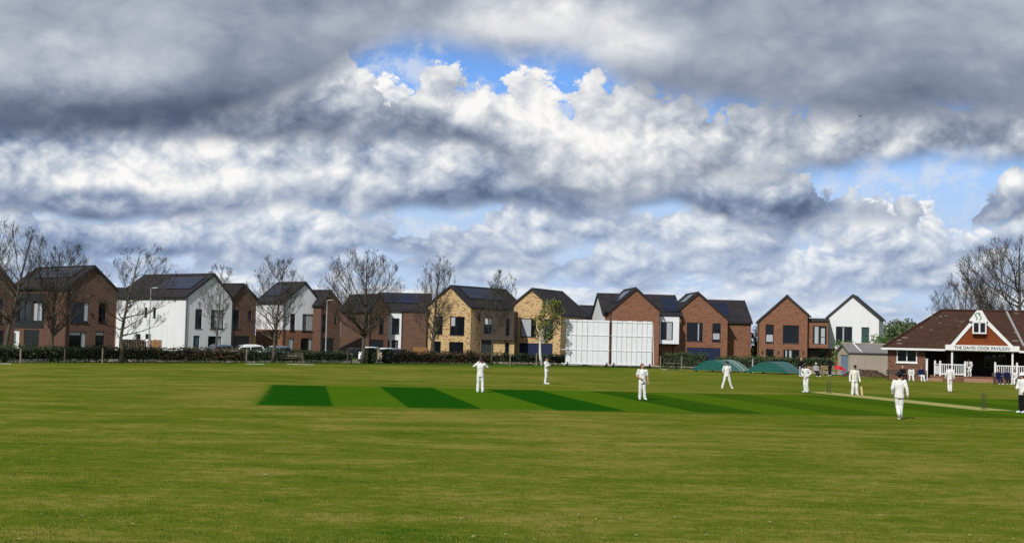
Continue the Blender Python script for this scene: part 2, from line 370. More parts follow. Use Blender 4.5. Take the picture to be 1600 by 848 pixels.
M['brick_tan'] = m_brick('buff_brick', (.50, .34, .155), (.40, .25, .10), (.46, .38, .25), (.15, .075, .032), .9, .35)
M['brick_pav'] = m_brick('pavilion_brick', (.19, .062, .030), (.11, .04, .024), (.16, .12, .09), (.055, .025, .018), .7)
M['render'] = m_render()
M['tile_dark'] = m_tiles('charcoal_tiles', (.010, .009, .011), (.030, .027, .030), .3, 0., .8)
M['tile_red'] = m_tiles('plain_clay_tiles', (.030, .0135, .009), (.066, .029, .018), .16, .5, .8)
M['tile_hung'] = m_tiles('tile_hanging', (.15, .034, .010), (.25, .062, .018), .16, 0, .8)
M['trim'] = plain('black_trim', (.012, .012, .014), .5)
M['frame'] = plain('dark_window_frame', (.014, .015, .017), .4)
M['glass'] = m_glass('window_glass'); M['glass_pale'] = m_glass('pale_grey_green_glass', (.10, .13, .125), .08); M['glass_green'] = m_glass('green_tinted_glass', (.035, .075, .060), .08)  # glass_pale is simply a paler grey-green pane
M['curtain'] = plain('curtain_behind_glass', (.34, .36, .38), .3, .25, 6, coat=.5)
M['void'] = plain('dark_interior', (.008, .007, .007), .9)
M['navy'] = plain('navy_door_paint', (.010, .016, .050), .4); M['blackdoor'] = plain('black_door_paint', (.010, .010, .012), .45)
M['bluedoor'] = plain('blue_door_paint', (.02, .05, .10), .4)
M['brown_clad'] = m_brick('brown_cladding_brick', (.050, .034, .021), (.038, .026, .017), (.05, .04, .03), None)
M['white'] = plain('white_gloss_paint', (.64, .645, .65), .45, .07, 2.); M['white_old'] = plain('weathered_white_paint', (.62, .645, .68), .6, .14, 1.4)
M['solar'] = m_solar()
M['wood'] = plain('fence_wood', (.22, .105, .035), .8, .3, 3.); M['wood_grey'] = plain('weathered_bench_wood', (.17, .14, .105), .85, .3, 4.); M['wood_pale'] = plain('pale_timber', (.24, .18, .10), .8, .25, 4.)
M['wood_dark'] = plain('dark_stained_wood', (.05, .04, .03), .85, .3, 4.)
M['steel'] = plain('galvanised_steel', (.42, .43, .44), .45, .1, 2., .4)
M['concrete'] = plain('concrete_panel', (.33, .285, .225), .95, .2, .8); M['cement_sheet'] = plain('cement_sheet_roof', (.15, .145, .145), .9, .25, .7)
M['asphalt'] = plain('asphalt', (.05, .05, .052), .9, .2, 2.); M['paving'] = plain('pale_paving', (.30, .285, .265), .9, .2, 2.)
M['tarp'] = plain('green_tarpaulin', (.006, .080, .066), .42, .28, 1.3, bump=.5); M['tarp_pale'] = plain('pale_tarpaulin_band', (.20, .29, .26), .5, .25, 1.)
M['tyre'] = plain('black_rubber', (.012, .012, .012), .85)
M['soil'] = plain('soil_and_leaf_litter', (.075, .050, .030), .95, .5, 5., bump=1.)
M['skin'] = plain('skin', (.42, .22, .15), .55, .1, 8.); M['skin_dark'] = plain('brown_skin', (.16, .075, .045), .55, .1, 8.)
M['eye'] = plain('eye', (.02, .015, .012), .2); M['lip'] = plain('lips', (.30, .11, .09), .5)
M['hair'] = plain('dark_hair', (.018, .013, .010), .7); M['hair_grey'] = plain('grey_hair', (.35, .34, .33), .7); M['beard'] = plain('reddish_brown_hair', (.10, .045, .022), .8)
M['whites'] = m_cloth('cricket_whites', (.62, .62, .605)); M['cream'] = m_cloth('cream_flannel', (.60, .575, .48)); M['black_cloth'] = m_cloth('black_cloth', (.010, .010, .012), .3); M['navy_cloth'] = m_cloth('navy_cloth', (.010, .012, .055), .3); M['grey_cloth'] = m_cloth('grey_cloth', (.30, .31, .34))
M['cap'] = m_cloth('dark_navy_cap_cloth', (.010, .012, .022), .2); M['whitehat'] = m_cloth('white_hat_cloth', (.68, .69, .72))
M['red'] = plain('red_leather', (.35, .02, .015), .4); M['red_sheet'] = plain('red_plastic_sheet', (.42, .010, .013), .4, .2, 3.)
M['willow'] = plain('willow_bat', (.55, .42, .24), .6, .15, 3.); M['stump'] = plain('dark_stump_wood', (.035, .026, .018), .7)
M['bark'] = m_bark('bark', (.035, .028, .021), (.10, .083, .062)); M['twig'] = m_bark('twig_bark', (.030, .025, .020), (.075, .062, .048)); M['birch'] = m_bark('white_birch_bark', (.42, .40, .37), (.70, .68, .64), 1.4)
M['bud'] = m_leaf('spring_buds', (.050, .060, .014), (.12, .13, .032)); M['birchleaf'] = m_leaf('young_birch_leaves', (.095, .125, .012), (.21, .215, .028))
M['hedge_green'] = m_leaf('hedge_leaves', (.010, .028, .007), (.040, .072, .018)); M['hedge_brown'] = m_leaf('russet_hedge_leaves', (.045, .018, .010), (.13, .062, .030)); M['hedge_light'] = m_leaf('light_green_hedge_leaves', (.035, .062, .010), (.085, .11, .022))  # hedge_light is a lighter green, mixed in leaf by leaf
M['leaf_bright'] = m_leaf('bright_shrub_leaves', (.03, .09, .012), (.10, .18, .03)); M['wood_leaf'] = m_leaf('distant_wood_leaves', (.035, .062, .018), (.10, .13, .05), 1.)
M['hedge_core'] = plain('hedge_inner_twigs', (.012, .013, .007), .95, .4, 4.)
M['car_white'] = plain('white_car_paint', (.72, .73, .74), .25, .03, 1., coat=1.); M['car_grey'] = plain('blue_grey_car_paint', (.10, .14, .19), .25, .05, 1., coat=1.); M['car_black'] = plain('black_car_paint', (.008, .008, .009), .22, .05, 1., coat=1.); M['car_glass'] = m_glass('car_glass', (.01, .012, .014), .03)
M['lampglass'] = plain('lamp_lens', (.5, .5, .48), .3); M['redlamp'] = plain('red_lens', (.25, .01, .01), .3)
M['daisy'] = plain('daisy_petals', (.85, .85, .80), .6); M['daisy_eye'] = plain('daisy_centre', (.6, .4, .03), .7)
M['lead'] = plain('lead_flashing', (.24, .235, .23), .7, .15, 2.); M['letter'] = plain('black_lettering', (.008, .008, .009), .6); M['emblem'] = plain('green_emblem_paint', (.02, .16, .09), .6)
M['chrome'] = plain('alloy_rim', (.5, .5, .52), .35, .05, 2., .6)
M['rope'] = plain('worn_rope', (.42, .43, .40), .9, .3, 6.)
M['dark_boards'] = plain('shade_dark_boards', (.016, .012, .010), .8, .3, 2.)  # near-black colour carries the shade inside the veranda
M['step_tile'] = plain('worn_red_step_tiles', (.26, .150, .095), .85, .25, 3.)
# ------------------------------------------------------------------ ground
def disc(name, r, z, mt, cx=0, cy=0, n=96):
    mb = MB(); mb.add([(cx+r*math.cos(2*math.pi*k/n), cy+r*math.sin(2*math.pi*k/n), z) for k in range(n)], [tuple(range(n))])
    return tag(mb.build(name, mt), kind='structure')
disc('grass_field', 4000, 0, m_outfield())
SQ = gnd(404, 633); SQ = SQ+Vector((-.55, -.2, 0)); SQA = R(8.0); SQW, SQD = 49., 24.2
def sheet(name, x0, x1, y0, y1, z, mt, loc, rz):
    mb = MB(); nx, ny = 24, 12
    mb.add([(x0+(x1-x0)*i/nx, y0+(y1-y0)*j/ny, 0) for j in range(ny+1) for i in range(nx+1)],
           [(j*(nx+1)+i, j*(nx+1)+i+1, (j+1)*(nx+1)+i+1, (j+1)*(nx+1)+i) for j in range(ny) for i in range(nx)])
    o = mb.build(name, mt); o.location = (loc[0], loc[1], z); o.rotation_euler = (0, 0, rz); return tag(o, kind='structure')
sheet('mown_square', 0, SQW, 0, SQD, .004, m_square(SQD, SQW), SQ, SQA)
STN, STF = gnd(1537, 639), gnd(1295, 614)                     # near and far wicket
pd = (STF-STN); pd.z = 0; PITCH_A = math.atan2(pd.y, pd.x)-R(90); PITCH_L = pd.length
sheet('worn_pitch', -1.5, 1.5, -1.6, 22, .008, m_pitch(), STN, PITCH_A)
print('PITCH', PITCH_L, math.degrees(PITCH_A), STN, STF)
# road, footway and kerb behind the boundary hedge
HL = [(0, 567), (200, 566), (400, 567), (600, 568), (770, 569), (880, 571), (1020, 575), (1180, 580), (1380, 590)]   # foot of the hedge
HP = [gnd(*p) for p in HL]
def strip(name, off0, off1, z, mt, pts=None):
    P = [p for p in (pts or HP)]; P = [P[0]+(P[0]-P[1])*3]+P
    mb = MB(); A = []; B = []
    for i, p in enumerate(P):
        t = (P[min(i+1, len(P)-1)]-P[max(i-1, 0)]).normalized(); nn = Vector((-t.y, t.x, 0))
        A.append((p.x+nn.x*off0, p.y+nn.y*off0, z)); B.append((p.x+nn.x*off1, p.y+nn.y*off1, z))
    for i in range(len(P)-1): mb.quad(A[i], A[i+1], B[i+1], B[i])
    return tag(mb.build(name, mt), kind='structure')
strip('footway', 2.2, 4.4, .012, M['paving']); strip('road', 4.55, 11.5, .004, M['asphalt']); strip('driveway', 11.6, 17, .012, M['paving'])
def kerb(off):
    mb = MB(); P = [HP[0]+(HP[0]-HP[1])*3]+HP; rings = []
    for i, p in enumerate(P):
        t = (P[min(i+1, len(P)-1)]-P[max(i-1, 0)]).normalized(); nn = Vector((-t.y, t.x, 0)); c = p+nn*off
        rings.append([c+nn*a+Vector((0, 0, b)) for a, b in ((-.06, 0), (.06, 0), (.06, .12), (-.06, .12))])
    mb.loft(rings); return tag(mb.build('kerb', M['concrete']), kind='structure')
kerb(4.48); kerb(11.55)

# short blades of grass on the near part of the field
def near_grass():
    rnd = random.Random(3); v = []; f = []
    for i in range(90000):
        d = 18.5+22*rnd.random()**1.7; x = rnd.uniform(-.39, .39)*d
        if mnoise.noise(Vector((x*.7, d*.7, 1)))+.5*mnoise.noise(Vector((x*3, d*3, 5))) < rnd.uniform(-.7, .25): continue
        a = rnd.uniform(0, math.pi); w_ = rnd.uniform(.003, .006); h = rnd.uniform(.018, .045); lx, ly = rnd.gauss(0, .016), rnd.gauss(0, .016); k = len(v); c, s_ = math.cos(a)*w_, math.sin(a)*w_
        v += [(x-c, d-s_, -.002), (x+c, d+s_, -.002), (x+lx, d+ly, h)]; f.append((k, k+1, k+2))
    me = bpy.data.meshes.new('grass_blades'); me.from_pydata(v, [], f); me.update()
    m, n, b = material('grass_blade'); r = n.new('ShaderNodeNewGeometry').outputs['Random Per Island']
    n.put(b.inputs['Base Color'], n.ramp(r, [(0, (.042, .080, .006)), (.45, (.085, .118, .011)), (.75, (.13, .14, .020)), (1., (.26, .21, .08))])); b.inputs['Roughness'].default_value = .7; b.inputs['Specular IOR Level'].default_value = .1
    me.materials.append(m); tag(link(bpy.data.objects.new('grass_blades', me)), 'short mown grass in the foreground of the field', 'grass', kind='stuff')
near_grass()

def rough_grass():
    rnd = random.Random(8); v = []; f = []; P = [HP[0]+(HP[0]-HP[1])*.5]+HP
    for p, q in zip(P, P[1:]):
        L = (q-p).length; t = (q-p)/L; nn = Vector((-t.y, t.x, 0))
        for i in range(int(L*330)):
            x = rnd.uniform(0, L); w0 = .55+.5*mnoise.noise(Vector((x*.35+p.x, p.y, 2))); y = .35-abs(rnd.gauss(0, w0)); c = p+t*x+nn*y
            h = rnd.uniform(.05, .24)*max(.25, 1-abs(y-.3)*.8)*(1+.8*mnoise.noise(Vector((x*.9, p.y, 7)))); a = rnd.uniform(0, math.pi); w_ = rnd.uniform(.008, .018); k = len(v)
            v += [(c.x-math.cos(a)*w_, c.y-math.sin(a)*w_, -.003), (c.x+math.cos(a)*w_, c.y+math.sin(a)*w_, -.003), (c.x+rnd.gauss(0, .05), c.y+rnd.gauss(0, .05), h)]; f.append((k, k+1, k+2))
    me = bpy.data.meshes.new('rough_grass'); me.from_pydata(v, [], f); me.update()
    m, n, b = material('rough_grass_blade'); r = n.new('ShaderNodeNewGeometry').outputs['Random Per Island']
    n.put(b.inputs['Base Color'], n.ramp(r, [(0, (.018, .045, .004)), (.6, (.045, .085, .008)), (1., (.11, .12, .02))])); b.inputs['Roughness'].default_value = .8; b.inputs['Specular IOR Level'].default_value = .1
    me.materials.append(m); tag(link(bpy.data.objects.new('rough_grass', me)), 'longer unmown grass along the foot of the boundary hedge', 'grass', kind='stuff')
rough_grass()
# ------------------------------------------------------------------ houses
class Plane:
    """a vertical wall plane: origin on the ground, direction along the wall (seen left to right)"""
    def __init__(s, o, ang): s.o = Vector((o[0], o[1], 0)); s.e = Vector((math.cos(ang), math.sin(ang), 0)); s.n = Vector((s.e.y, -s.e.x, 0))
    def __call__(s, px, py):
        r = ray(px, py); t = (s.o-CPOS).dot(s.n)/r.dot(s.n); p = CPOS+r*t
        return (p-s.o).dot(s.e), p.z
def wall_face(mb, fn, L, z0, z1, holes, rev=.2, mi=0):
    """fn(s, z, depth) -> point. A wall from s=0..L and z0..z1 with real openings and reveals"""
    hs = [(max(a, 0), min(b, L), max(c, z0), min(d, z1)) for a, b, c, d in holes]
    hs = [h for h in hs if h[1]-h[0] > .02 and h[3]-h[2] > .02]
    S = sorted({0, L, *[h[0] for h in hs], *[h[1] for h in hs]}); Z = sorted({z0, z1, *[h[2] for h in hs], *[h[3] for h in hs]})
    for i in range(len(S)-1):
        for j in range(len(Z)-1):
            cs, cz = (S[i]+S[i+1])/2, (Z[j]+Z[j+1])/2
            if any(h[0] < cs < h[1] and h[2] < cz < h[3] for h in hs): continue
            mb.quad(fn(S[i], Z[j], 0), fn(S[i+1], Z[j], 0), fn(S[i+1], Z[j+1], 0), fn(S[i], Z[j+1], 0), mi)
    for a, b, c, d in hs:
        for p, q in (((a, c), (b, c)), ((b, c), (b, d)), ((b, d), (a, d)), ((a, d), (a, c))):
            mb.quad(fn(*p, 0), fn(*q, 0), fn(*q, rev), fn(*p, rev), mi)
class Face:
    """wall plane of a house in its local frame; d grows into the house"""
    def __init__(s, o, e, inn): s.o, s.e, s.i = Vector(o), Vector(e), Vector(inn)
    def __call__(s, a, z, d=0.): return s.o+s.e*a+s.i*d+Vector((0, 0, z))
    def box(s, mb, a0, a1, z0, z1, d0, d1, mi=0):
        mb.loft([[s(a0, z0, d0), s(a1, z0, d0), s(a1, z1, d0), s(a0, z1, d0)], [s(a0, z0, d1), s(a1, z0, d1), s(a1, z1, d1), s(a0, z1, d1)]], mi)
def window(parent, f, r, split=(), trans=(), glass='glass', curtain=(), sill=True):
    a, b, c, d = r; t = .07
    mb = MB(); f.box(mb, a, a+t, c, d, .08, .17); f.box(mb, b-t, b, c, d, .08, .17)
    f.box(mb, a+t, b-t, c, c+t, .08, .17); f.box(mb, a+t, b-t, d-t, d, .08, .17)
    xs = [a+t]+[a+(b-a)*k for k in split]+[b-t]
    for k in split: f.box(mb, a+(b-a)*k-.035, a+(b-a)*k+.035, c+t, d-t, .085, .165)
    for (k, z) in trans: f.box(mb, xs[k]+.036, xs[k+1]-.036, c+(d-c)*z-.03, c+(d-c)*z+.03, .09, .16)
    w = mb.build('window', M['frame'], parent)
    g = MB(); f.box(g, a+t*.5, b-t*.5, c+t*.5, d-t*.5, .13, .15); g.build('pane', M[glass], w)
    for (u0, u1, v0, v1) in curtain:
        g = MB(); f.box(g, a+t+(b-a-2*t)*u0, a+t+(b-a-2*t)*u1, c+t+(d-c-2*t)*v0, c+t+(d-c-2*t)*v1, .118, .129); g.build('curtain', M['curtain'], w)
    if sill:
        g = MB(); f.box(g, a-.05, b+.05, c-.06, c-.003, -.05, .07); g.build('sill', M['trim'], w)
    return w
def door(parent, f, r, mt='blackdoor', name='door', pane=True):
    a, b, c, d = r; mb = MB(); f.box(mb, a, b, c, d, .10, .15)
    if name == 'garage_door':
        k = max(3, int((d-c)/.42))
        for i in range(k): f.box(mb, a+.04, b-.04, c+(d-c)*i/k+.03, c+(d-c)*(i+1)/k-.03, .075, .0999)
    else:
        f.box(mb, a, a+.07, c, d, .06, .0999); f.box(mb, b-.07, b, c, d, .06, .0999); f.box(mb, a+.07, b-.07, d-.08, d, .06, .0999)
    o = mb.build(name, M[mt], parent)
    if pane and name == 'door':
        g = MB(); f.box(g, a+(b-a)*.55, b-.18, c+1., d-.25, .085, .0995); g.build('pane', M['glass_pale'], o)
    g = MB(); f.box(g, a+.14, a+.17, c+.95, c+1.1, .04, .099); g.build('handle', M['steel'], o)
    return o
def pipe(parent, f, a, z1, z0=0.):
    mb = MB(); mb.tube([f(a, z0, -.07), f(a, z1-.35, -.07), f(a, z1-.1, -.2), f(a, z1+.03, -.2)], .045, 6); mb.build('downpipe', M['trim'], parent)
def chevron(xl, zl, xa, za, xr, zr, t, oh=.18):
    sl = (za-zl)/(xa-xl); sr = (za-zr)/(xr-xa)
    a = (xl-oh, zl-oh*sl); b = (xr+oh, zr-oh*sr)
    return [a, (xa, za), b, (b[0], b[1]+t), (xa, za+t), (a[0], a[1]+t)]
def gable_roof(parent, xl, zl, xa, za, xr, zr, y0, y1, mt='tile_dark', t=.24, name='roof'):
    c = chevron(xl, zl, xa, za, xr, zr, t); mb = MB(); n = 6
    mb.add([(x, y0, z) for x, z in c]+[(x, y1, z) for x, z in c],
           [(0, 1, 4, 5), (1, 2, 3, 4), (11, 10, 7, 6), (10, 9, 8, 7)]+[(i, i+6, (i+1) % 6+6, (i+1) % 6) for i in range(6)])
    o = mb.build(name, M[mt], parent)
    c2 = chevron(xl, zl-.02, xa, za-.02, xr, zr-.02, t+.07, .2)
    for s0, s1 in ((y0-.06, y0-.003), (y1+.003, y1+.06)):
        vb = MB(); vb.add([(x, s0, z) for x, z in c2]+[(x, s1, z) for x, z in c2],
               [(0, 1, 4, 5), (1, 2, 3, 4), (11, 10, 7, 6), (10, 9, 8, 7)]+[(i, i+6, (i+1) % 6+6, (i+1) % 6) for i in range(6)])
        vb.build('verge', M['trim'], o)
    gx0 = c[0][0]; gx1 = c[2][0]; g = MB()
    g.box(gx0-.12, gx0-.003, y0, y1, c[0][1]+.04, c[0][1]+.16); g.build('gutter', M['trim'], o); g = MB(); g.box(gx1+.003, gx1+.12, y0, y1, c[2][1]+.04, c[2][1]+.16); g.build('gutter', M['trim'], o)
    r = MB(); r.box(xa-.09, xa+.09, y0+.01, y1-.01, za+t-.05, za+t+.06); r.build('ridge', M['trim'], o)
    return o
def eaves_roof(parent, x0, x1, yf, yb, ze, zr, mt='tile_dark', t=.24):
    """ridge along x; front eave at y=yf, back at y=yb"""
    ym = (yf+yb)/2; c = chevron(yf, ze, ym, zr, yb, ze, t); mb = MB()
    mb.add([(x0, y, z) for y, z in c]+[(x1, y, z) for y, z in c],
           [(0, 1, 4, 5), (1, 2, 3, 4), (11, 10, 7, 6), (10, 9, 8, 7)]+[(i, i+6, (i+1) % 6+6, (i+1) % 6) for i in range(6)])
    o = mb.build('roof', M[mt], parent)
    g = MB(); g.box(x0, x1, c[0][0]-.12, c[0][0]-.003, c[0][1]+.04, c[0][1]+.16); g.build('gutter', M['trim'], o)
    c2 = chevron(yf, ze-.02, ym, zr-.02, yb, ze-.02, t+.07, .2)
    for s0, s1 in ((x0-.06, x0-.003), (x1+.003, x1+.06)):
        vb = MB(); vb.add([(s0, y, z) for y, z in c2]+[(s1, y, z) for y, z in c2],
               [(0, 1, 4, 5), (1, 2, 3, 4), (11, 10, 7, 6), (10, 9, 8, 7)]+[(i, i+6, (i+1) % 6+6, (i+1) % 6) for i in range(6)])
        vb.build('verge', M['trim'], o)
    return o
def panel_on(parent, A, B, C, D, lift=.05, th=.05):
    """solar panels on a slope: four corner points of the slope surface"""
    A, B, C, D = map(Vector, (A, B, C, D)); nn = (B-A).cross(D-A).normalized()
    if nn.z < 0: nn = -nn
    mb = MB(); mb.loft([[p+nn*lift for p in (A, B, C, D)], [p+nn*(lift+th) for p in (A, B, C, D)]]); mb.build('solar_panel', M['solar'], parent)
class House:
    """near corner given by the pixel of its eave and its distance; ang turns the house about that corner"""
    def __init__(s, label, px, py, dist, ang, name='house', group='houses beyond the boundary hedge'):
        p = at(px, py, dist); s.ze = p.z; s.ang = ang; s.o = Vector((p.x, p.y, 0))
        s.root = empty(name, s.o, ang, label, 'house', group)
        s.front = Plane(s.o, ang); s.left = Plane(s.o, ang+R(90)); s.F = Face((0, 0, 0), (1, 0, 0), (0, 1, 0)); s.L = Face((0, 0, 0), (0, 1, 0), (1, 0, 0))
        s.parts = []
    def rect(s, r, pl=None, ground=False):
        pl = pl or s.front; x0, y0, x1, y1 = r; ym, xm = (y0+y1)/2, (x0+x1)/2
        a, b = sorted((pl(x0, ym)[0], pl(x1, ym)[0])); d, c = pl(xm, y0)[1], pl(xm, y1)[1]
        if ground: c = min(c, .12) if ground == 'door' else min(c, .85)
        return (a, b, c, d)
    def pushed(s, y): return Plane(s.o+Vector((-math.sin(s.ang), math.cos(s.ang), 0))*y, s.ang)
def gable_house(label, corner, dist, ang, right, apex, depth, wall='brick_red', left_px=None, ezr=None, wins=(), lwins=(), base=None, zsplit=None, dy=0., solar=None, roof_front=-.15, noleft=False, backext=0, pipes=True):
    """gable end towards the field, ridge running away from it"""
    h = House(label, corner[0], corner[1], dist, R(ang)); W, zr = h.front(*right); zl = h.ze
    if ezr is None: zl = zr = (zl+zr)/2
    h.W, h.zl, h.zr = W, zl, zr; xa, za = h.front(*apex); h.xa, h.za = xa, za
    if left_px is not None: depth = abs(h.left(*left_px)[0])
    h.D = depth; rt = h.root
    fr = [(h.rect(w['r'], None, w.get('g')), w) for w in wins]; lf = [(h.rect(w['r'], h.left, w.get('g')), w) for w in lwins]
    rng = [(0, min(zl, zr), wall)] if not zsplit else [(0, zsplit, base), (zsplit, min(zl, zr), wall)]
    ret = Face((W, 0, 0), (0, 1, 0), (-1, 0, 0)); bk = Face((0, depth, 0), (1, 0, 0), (0, -1, 0))
    for z0, z1, mt in rng:
        mb = MB(); wall_face(mb, h.F, W, z0, z1, [q[0] for q in fr])
        wall_face(mb, h.L, depth, z0, z1 if z1 < min(zl, zr) else zl, [q[0] for q in lf])
        wall_face(mb, ret, depth, z0, z1 if z1 < min(zl, zr) else zr, []); wall_face(mb, bk, W, z0, z1, [])
        if z1 >= min(zl, zr):
            for y in (0, depth):
                po = [(0, z1), (W, z1)]
                if zr > z1+.01: po.append((W, zr))
                po.append((xa, za))
                if zl > z1+.01: po.append((0, zl))
                mb.add([(x, y, z) for x, z in po], [tuple(range(len(po)))])
        mb.build('wall', M[mt], rt, fix=False)
    h.roof = gable_roof(rt, 0, zl, xa, za, W, zr, roof_front, depth+.15)
    for lst, f in ((fr, h.F), (lf, h.L)):
        for r, w in lst:
            k = w.get('k', 'window')
            if k == 'window': window(rt, f, r, w.get('s', ()), w.get('t', ()), w.get('gl', 'glass'), w.get('c', ()), not w.get('g'))
            else: door(rt, f, r, w.get('m', 'blackdoor'), k)
    if pipes: pipe(rt, h.F, .12, zl)
    if solar:                    # fractions of depth and slope, side
        sd, y0, y1, u0, u1 = solar
        x0, z0 = (0, zl) if sd == 'l' else (W, zr)
        P = lambda u, y: (x0+(xa-x0)*u, y, z0+(za-z0)*u+.24)
        panel_on(h.roof, P(u0, y0*depth), P(u0, y1*depth), P(u1, y1*depth), P(u1, y0*depth))
    return h
def w(x0, y0, x1, y1, **k): return dict(r=(x0, y0, x1, y1), **k)
S1 = dict(s=(.42,), t=((0, .36),))
# --- left row, gables turned half away from the field
gable_house('brown brick house cut off by the left edge of the photo', (-26, 450), 140, 48, (25, 452), (-1, 420), 12, 'brick_dark', wins=[w(-2, 466, 5, 505), w(-2, 516, 6, 540, g='door', k='garage_door', m='blackdoor')])
hA = gable_house('large brown brick house with solar panels on a long slate roof near the left edge', (104, 453), 151, 46, (181.5, 451), (147.5, 418.5), 0, 'brick_dark', left_px=(17, 452),
    wins=[w(111, 472, 139, 505, s=(.72,), c=((.76, 1, .1, 1),)), w(154, 472, 166, 504, t=((0, .4),)), w(108, 518, 135, 541, g=1, s=(.7,), c=((0, .66, .82, 1), (.74, 1, 0, 1))), w(149, 518, 163, 541, g=1, c=((0, 1, .82, 1),))],
    lwins=[w(27, 467, 48, 503, s=(.5,)), w(51, 470, 66, 503, s=(.4,), c=((.1, .5, .05, .9), (.6, 1, .05, .9))), w(18, 516, 30, 541, g='door', k='door', m='white'), w(37, 515, 61, 541, g='door', k='garage_door', m='blackdoor')], solar=('l', .12, .82, .42, .9))
r0 = hA.rect((22, 459, 69.5, 512), hA.left); fp = Face((-.05, r0[0], 0), (0, 1, 0), (1, 0, 0)); mb = MB()
wall_face(mb, fp, r0[1]-r0[0], r0[2], r0[3], [tuple(v-(r0[0] if i < 2 else 0) for i, v in enumerate(hA.rect(q, hA.left))) for q in ((27, 467, 48, 503), (51, 470, 66, 503))], rev=.05)
mb.box(-.05, -.003, r0[0], r0[1], r0[3]+.002, r0[3]+.06); mb.build('cladding', M['trim'], hA.root, fix=False)
hB = gable_house('white rendered house with a dark blue solar array and white gable', (290.5, 466.5), 168, 48, (363, 466.5), (334.5, 430.5), 0, 'render', left_px=(183, 465),
    wins=[w(305, 483, 316, 513, t=((0, .35),)), w(329.5, 484, 350, 513.5, s=(.22,), gl='glass_green', c=((.3, .95, 0, 1),)), w(302, 524, 312, 543, g='door', k='door', m='bluedoor'), w(325, 525, 346, 543, g=1, s=(.65,), c=((.7, 1, 0, 1),))],
    lwins=[w(225.5, 480, 230, 495), w(239, 480, 243.5, 496), w(212.5, 521.5, 219.5, 530), w(227, 521.5, 235.5, 530)], solar=('l', .05, .55, .30, .82))
gable_house('narrow brown brick house joined to the right of the white solar-roofed house', (363, 467), 173, 48, (400.5, 467), (380, 446), 8, 'brick_dark',
    wins=[w(364, 484, 373.7, 514, s=(.5,), t=((0, .4),)), w(387, 485, 393, 501), w(364, 524.5, 390, 545, g='door', k='garage_door')])
hC = gable_house('house with white render upstairs over a brown brick ground floor', (443, 473.5), 179, 44, (501, 473.5), (477, 443.3), 0, 'render', left_px=(401, 474), base='brick_red', zsplit=3.42,
    wins=[w(453.5, 490, 461.5, 517.5, t=((0, .5),)), w(472.5, 490.5, 491, 518, s=(.28,), t=((0, .5),), gl='glass_pale', c=((.3, 1, 0, 1),)), w(450, 528, 459.5, 545, g=1, c=((.05, .95, 0, 1),)), w(470, 528, 489, 545, g=1, s=(.62,), c=((.68, .95, 0, 1),))], solar=('l', .3, .9, .25, .8))
gable_house('narrow brown brick house between the white-topped house and the broad tree', (502, 477), 181, 44, (533, 477), (515.5, 456), 7, 'brick_dark',
    wins=[w(503, 491, 509, 518, t=((0, .5),)), w(504, 528, 522, 546, g='door', k='garage_door'), w(522.5, 491, 526, 505)])
hD = gable_house('brown brick house partly hidden by the broad round-headed tree', (577, 484.5), 186, 30, (607.5, 485.5), (591.5, 462), 0, 'brick_dark', left_px=(533, 483),
    wins=[w(580, 496, 585, 511), w(592.7, 496, 599.7, 521, t=((0, .5),)), w(578.5, 530.5, 599.5, 546, g='door', k='garage_door')], lwins=[w(568, 490, 575, 512)])
# --- long house, eaves to the field: brick with a white vertical strip
def eaves_house(label, px0, px1, py, ridge_py, dist, ang, wall, depth=9., name='house', right_px=None):
    h = House(label, px0, py, dist, R(ang)); h.W = h.front(px1, py)[0]; h.D = depth
    h.zr = h.pushed(depth/2)((px0+px1)/2, ridge_py)[1]-.24
    mb = MB(); return h, mb
h, mb = eaves_house('dark roofed brown brick house with a white vertical render strip', 605, 667, 485.5, 457.5, 189, 0, 'brick_red')
xs = h.front(627, 520)[0]; wr = [h.rect(r) for r in ((612.5, 497, 624, 521.5),)]+[h.rect(r, None, 'door') for r in ((605.5, 531, 608.5, 545), (612, 531, 622, 545))]
fw = MB(); wall_face(fw, h.F, xs, 0, h.ze, wr); fw.build('wall', M['render'], h.root, fix=False)
fw = MB(); f2 = Face((xs, -.12, 0), (1, 0, 0), (0, 1, 0)); wall_face(fw, f2, h.W-xs, 0, h.ze, [])
for x, y0 in ((h.W, -.12), (0, 0)):
    fw.add([(x, y0, 0), (x, h.D, 0), (x, h.D, h.ze), (x, h.D/2, h.zr), (x, y0, h.ze)], [(0, 1, 2, 3, 4)])
fw.quad((xs, -.12, 0), (xs, 0, 0), (xs, 0, h.ze), (xs, -.12, h.ze)); fw.quad((0, h.D, 0), (h.W, h.D, 0), (h.W, h.D, h.ze), (0, h.D, h.ze)); fw.build('wall', M['brick_dark'], h.root, fix=False)
rf = eaves_roof(h.root, -1.5, h.W+.25, 0, h.D, h.ze, h.zr)
for r, k in zip(wr, 'wwd'): window(h.root, h.F, r, (), ((0, .5),) if r is wr[0] else ()) if k == 'w' else door(h.root, h.F, r)
pipe(h.root, f2, .1, h.ze)
P = lambda x, u: (x, h.D/2*u, h.ze+(h.zr-h.ze)*u+.24)
panel_on(rf, P(-.8, .35), P(h.W-1., .35), P(h.W-1., .85), P(-.8, .85))
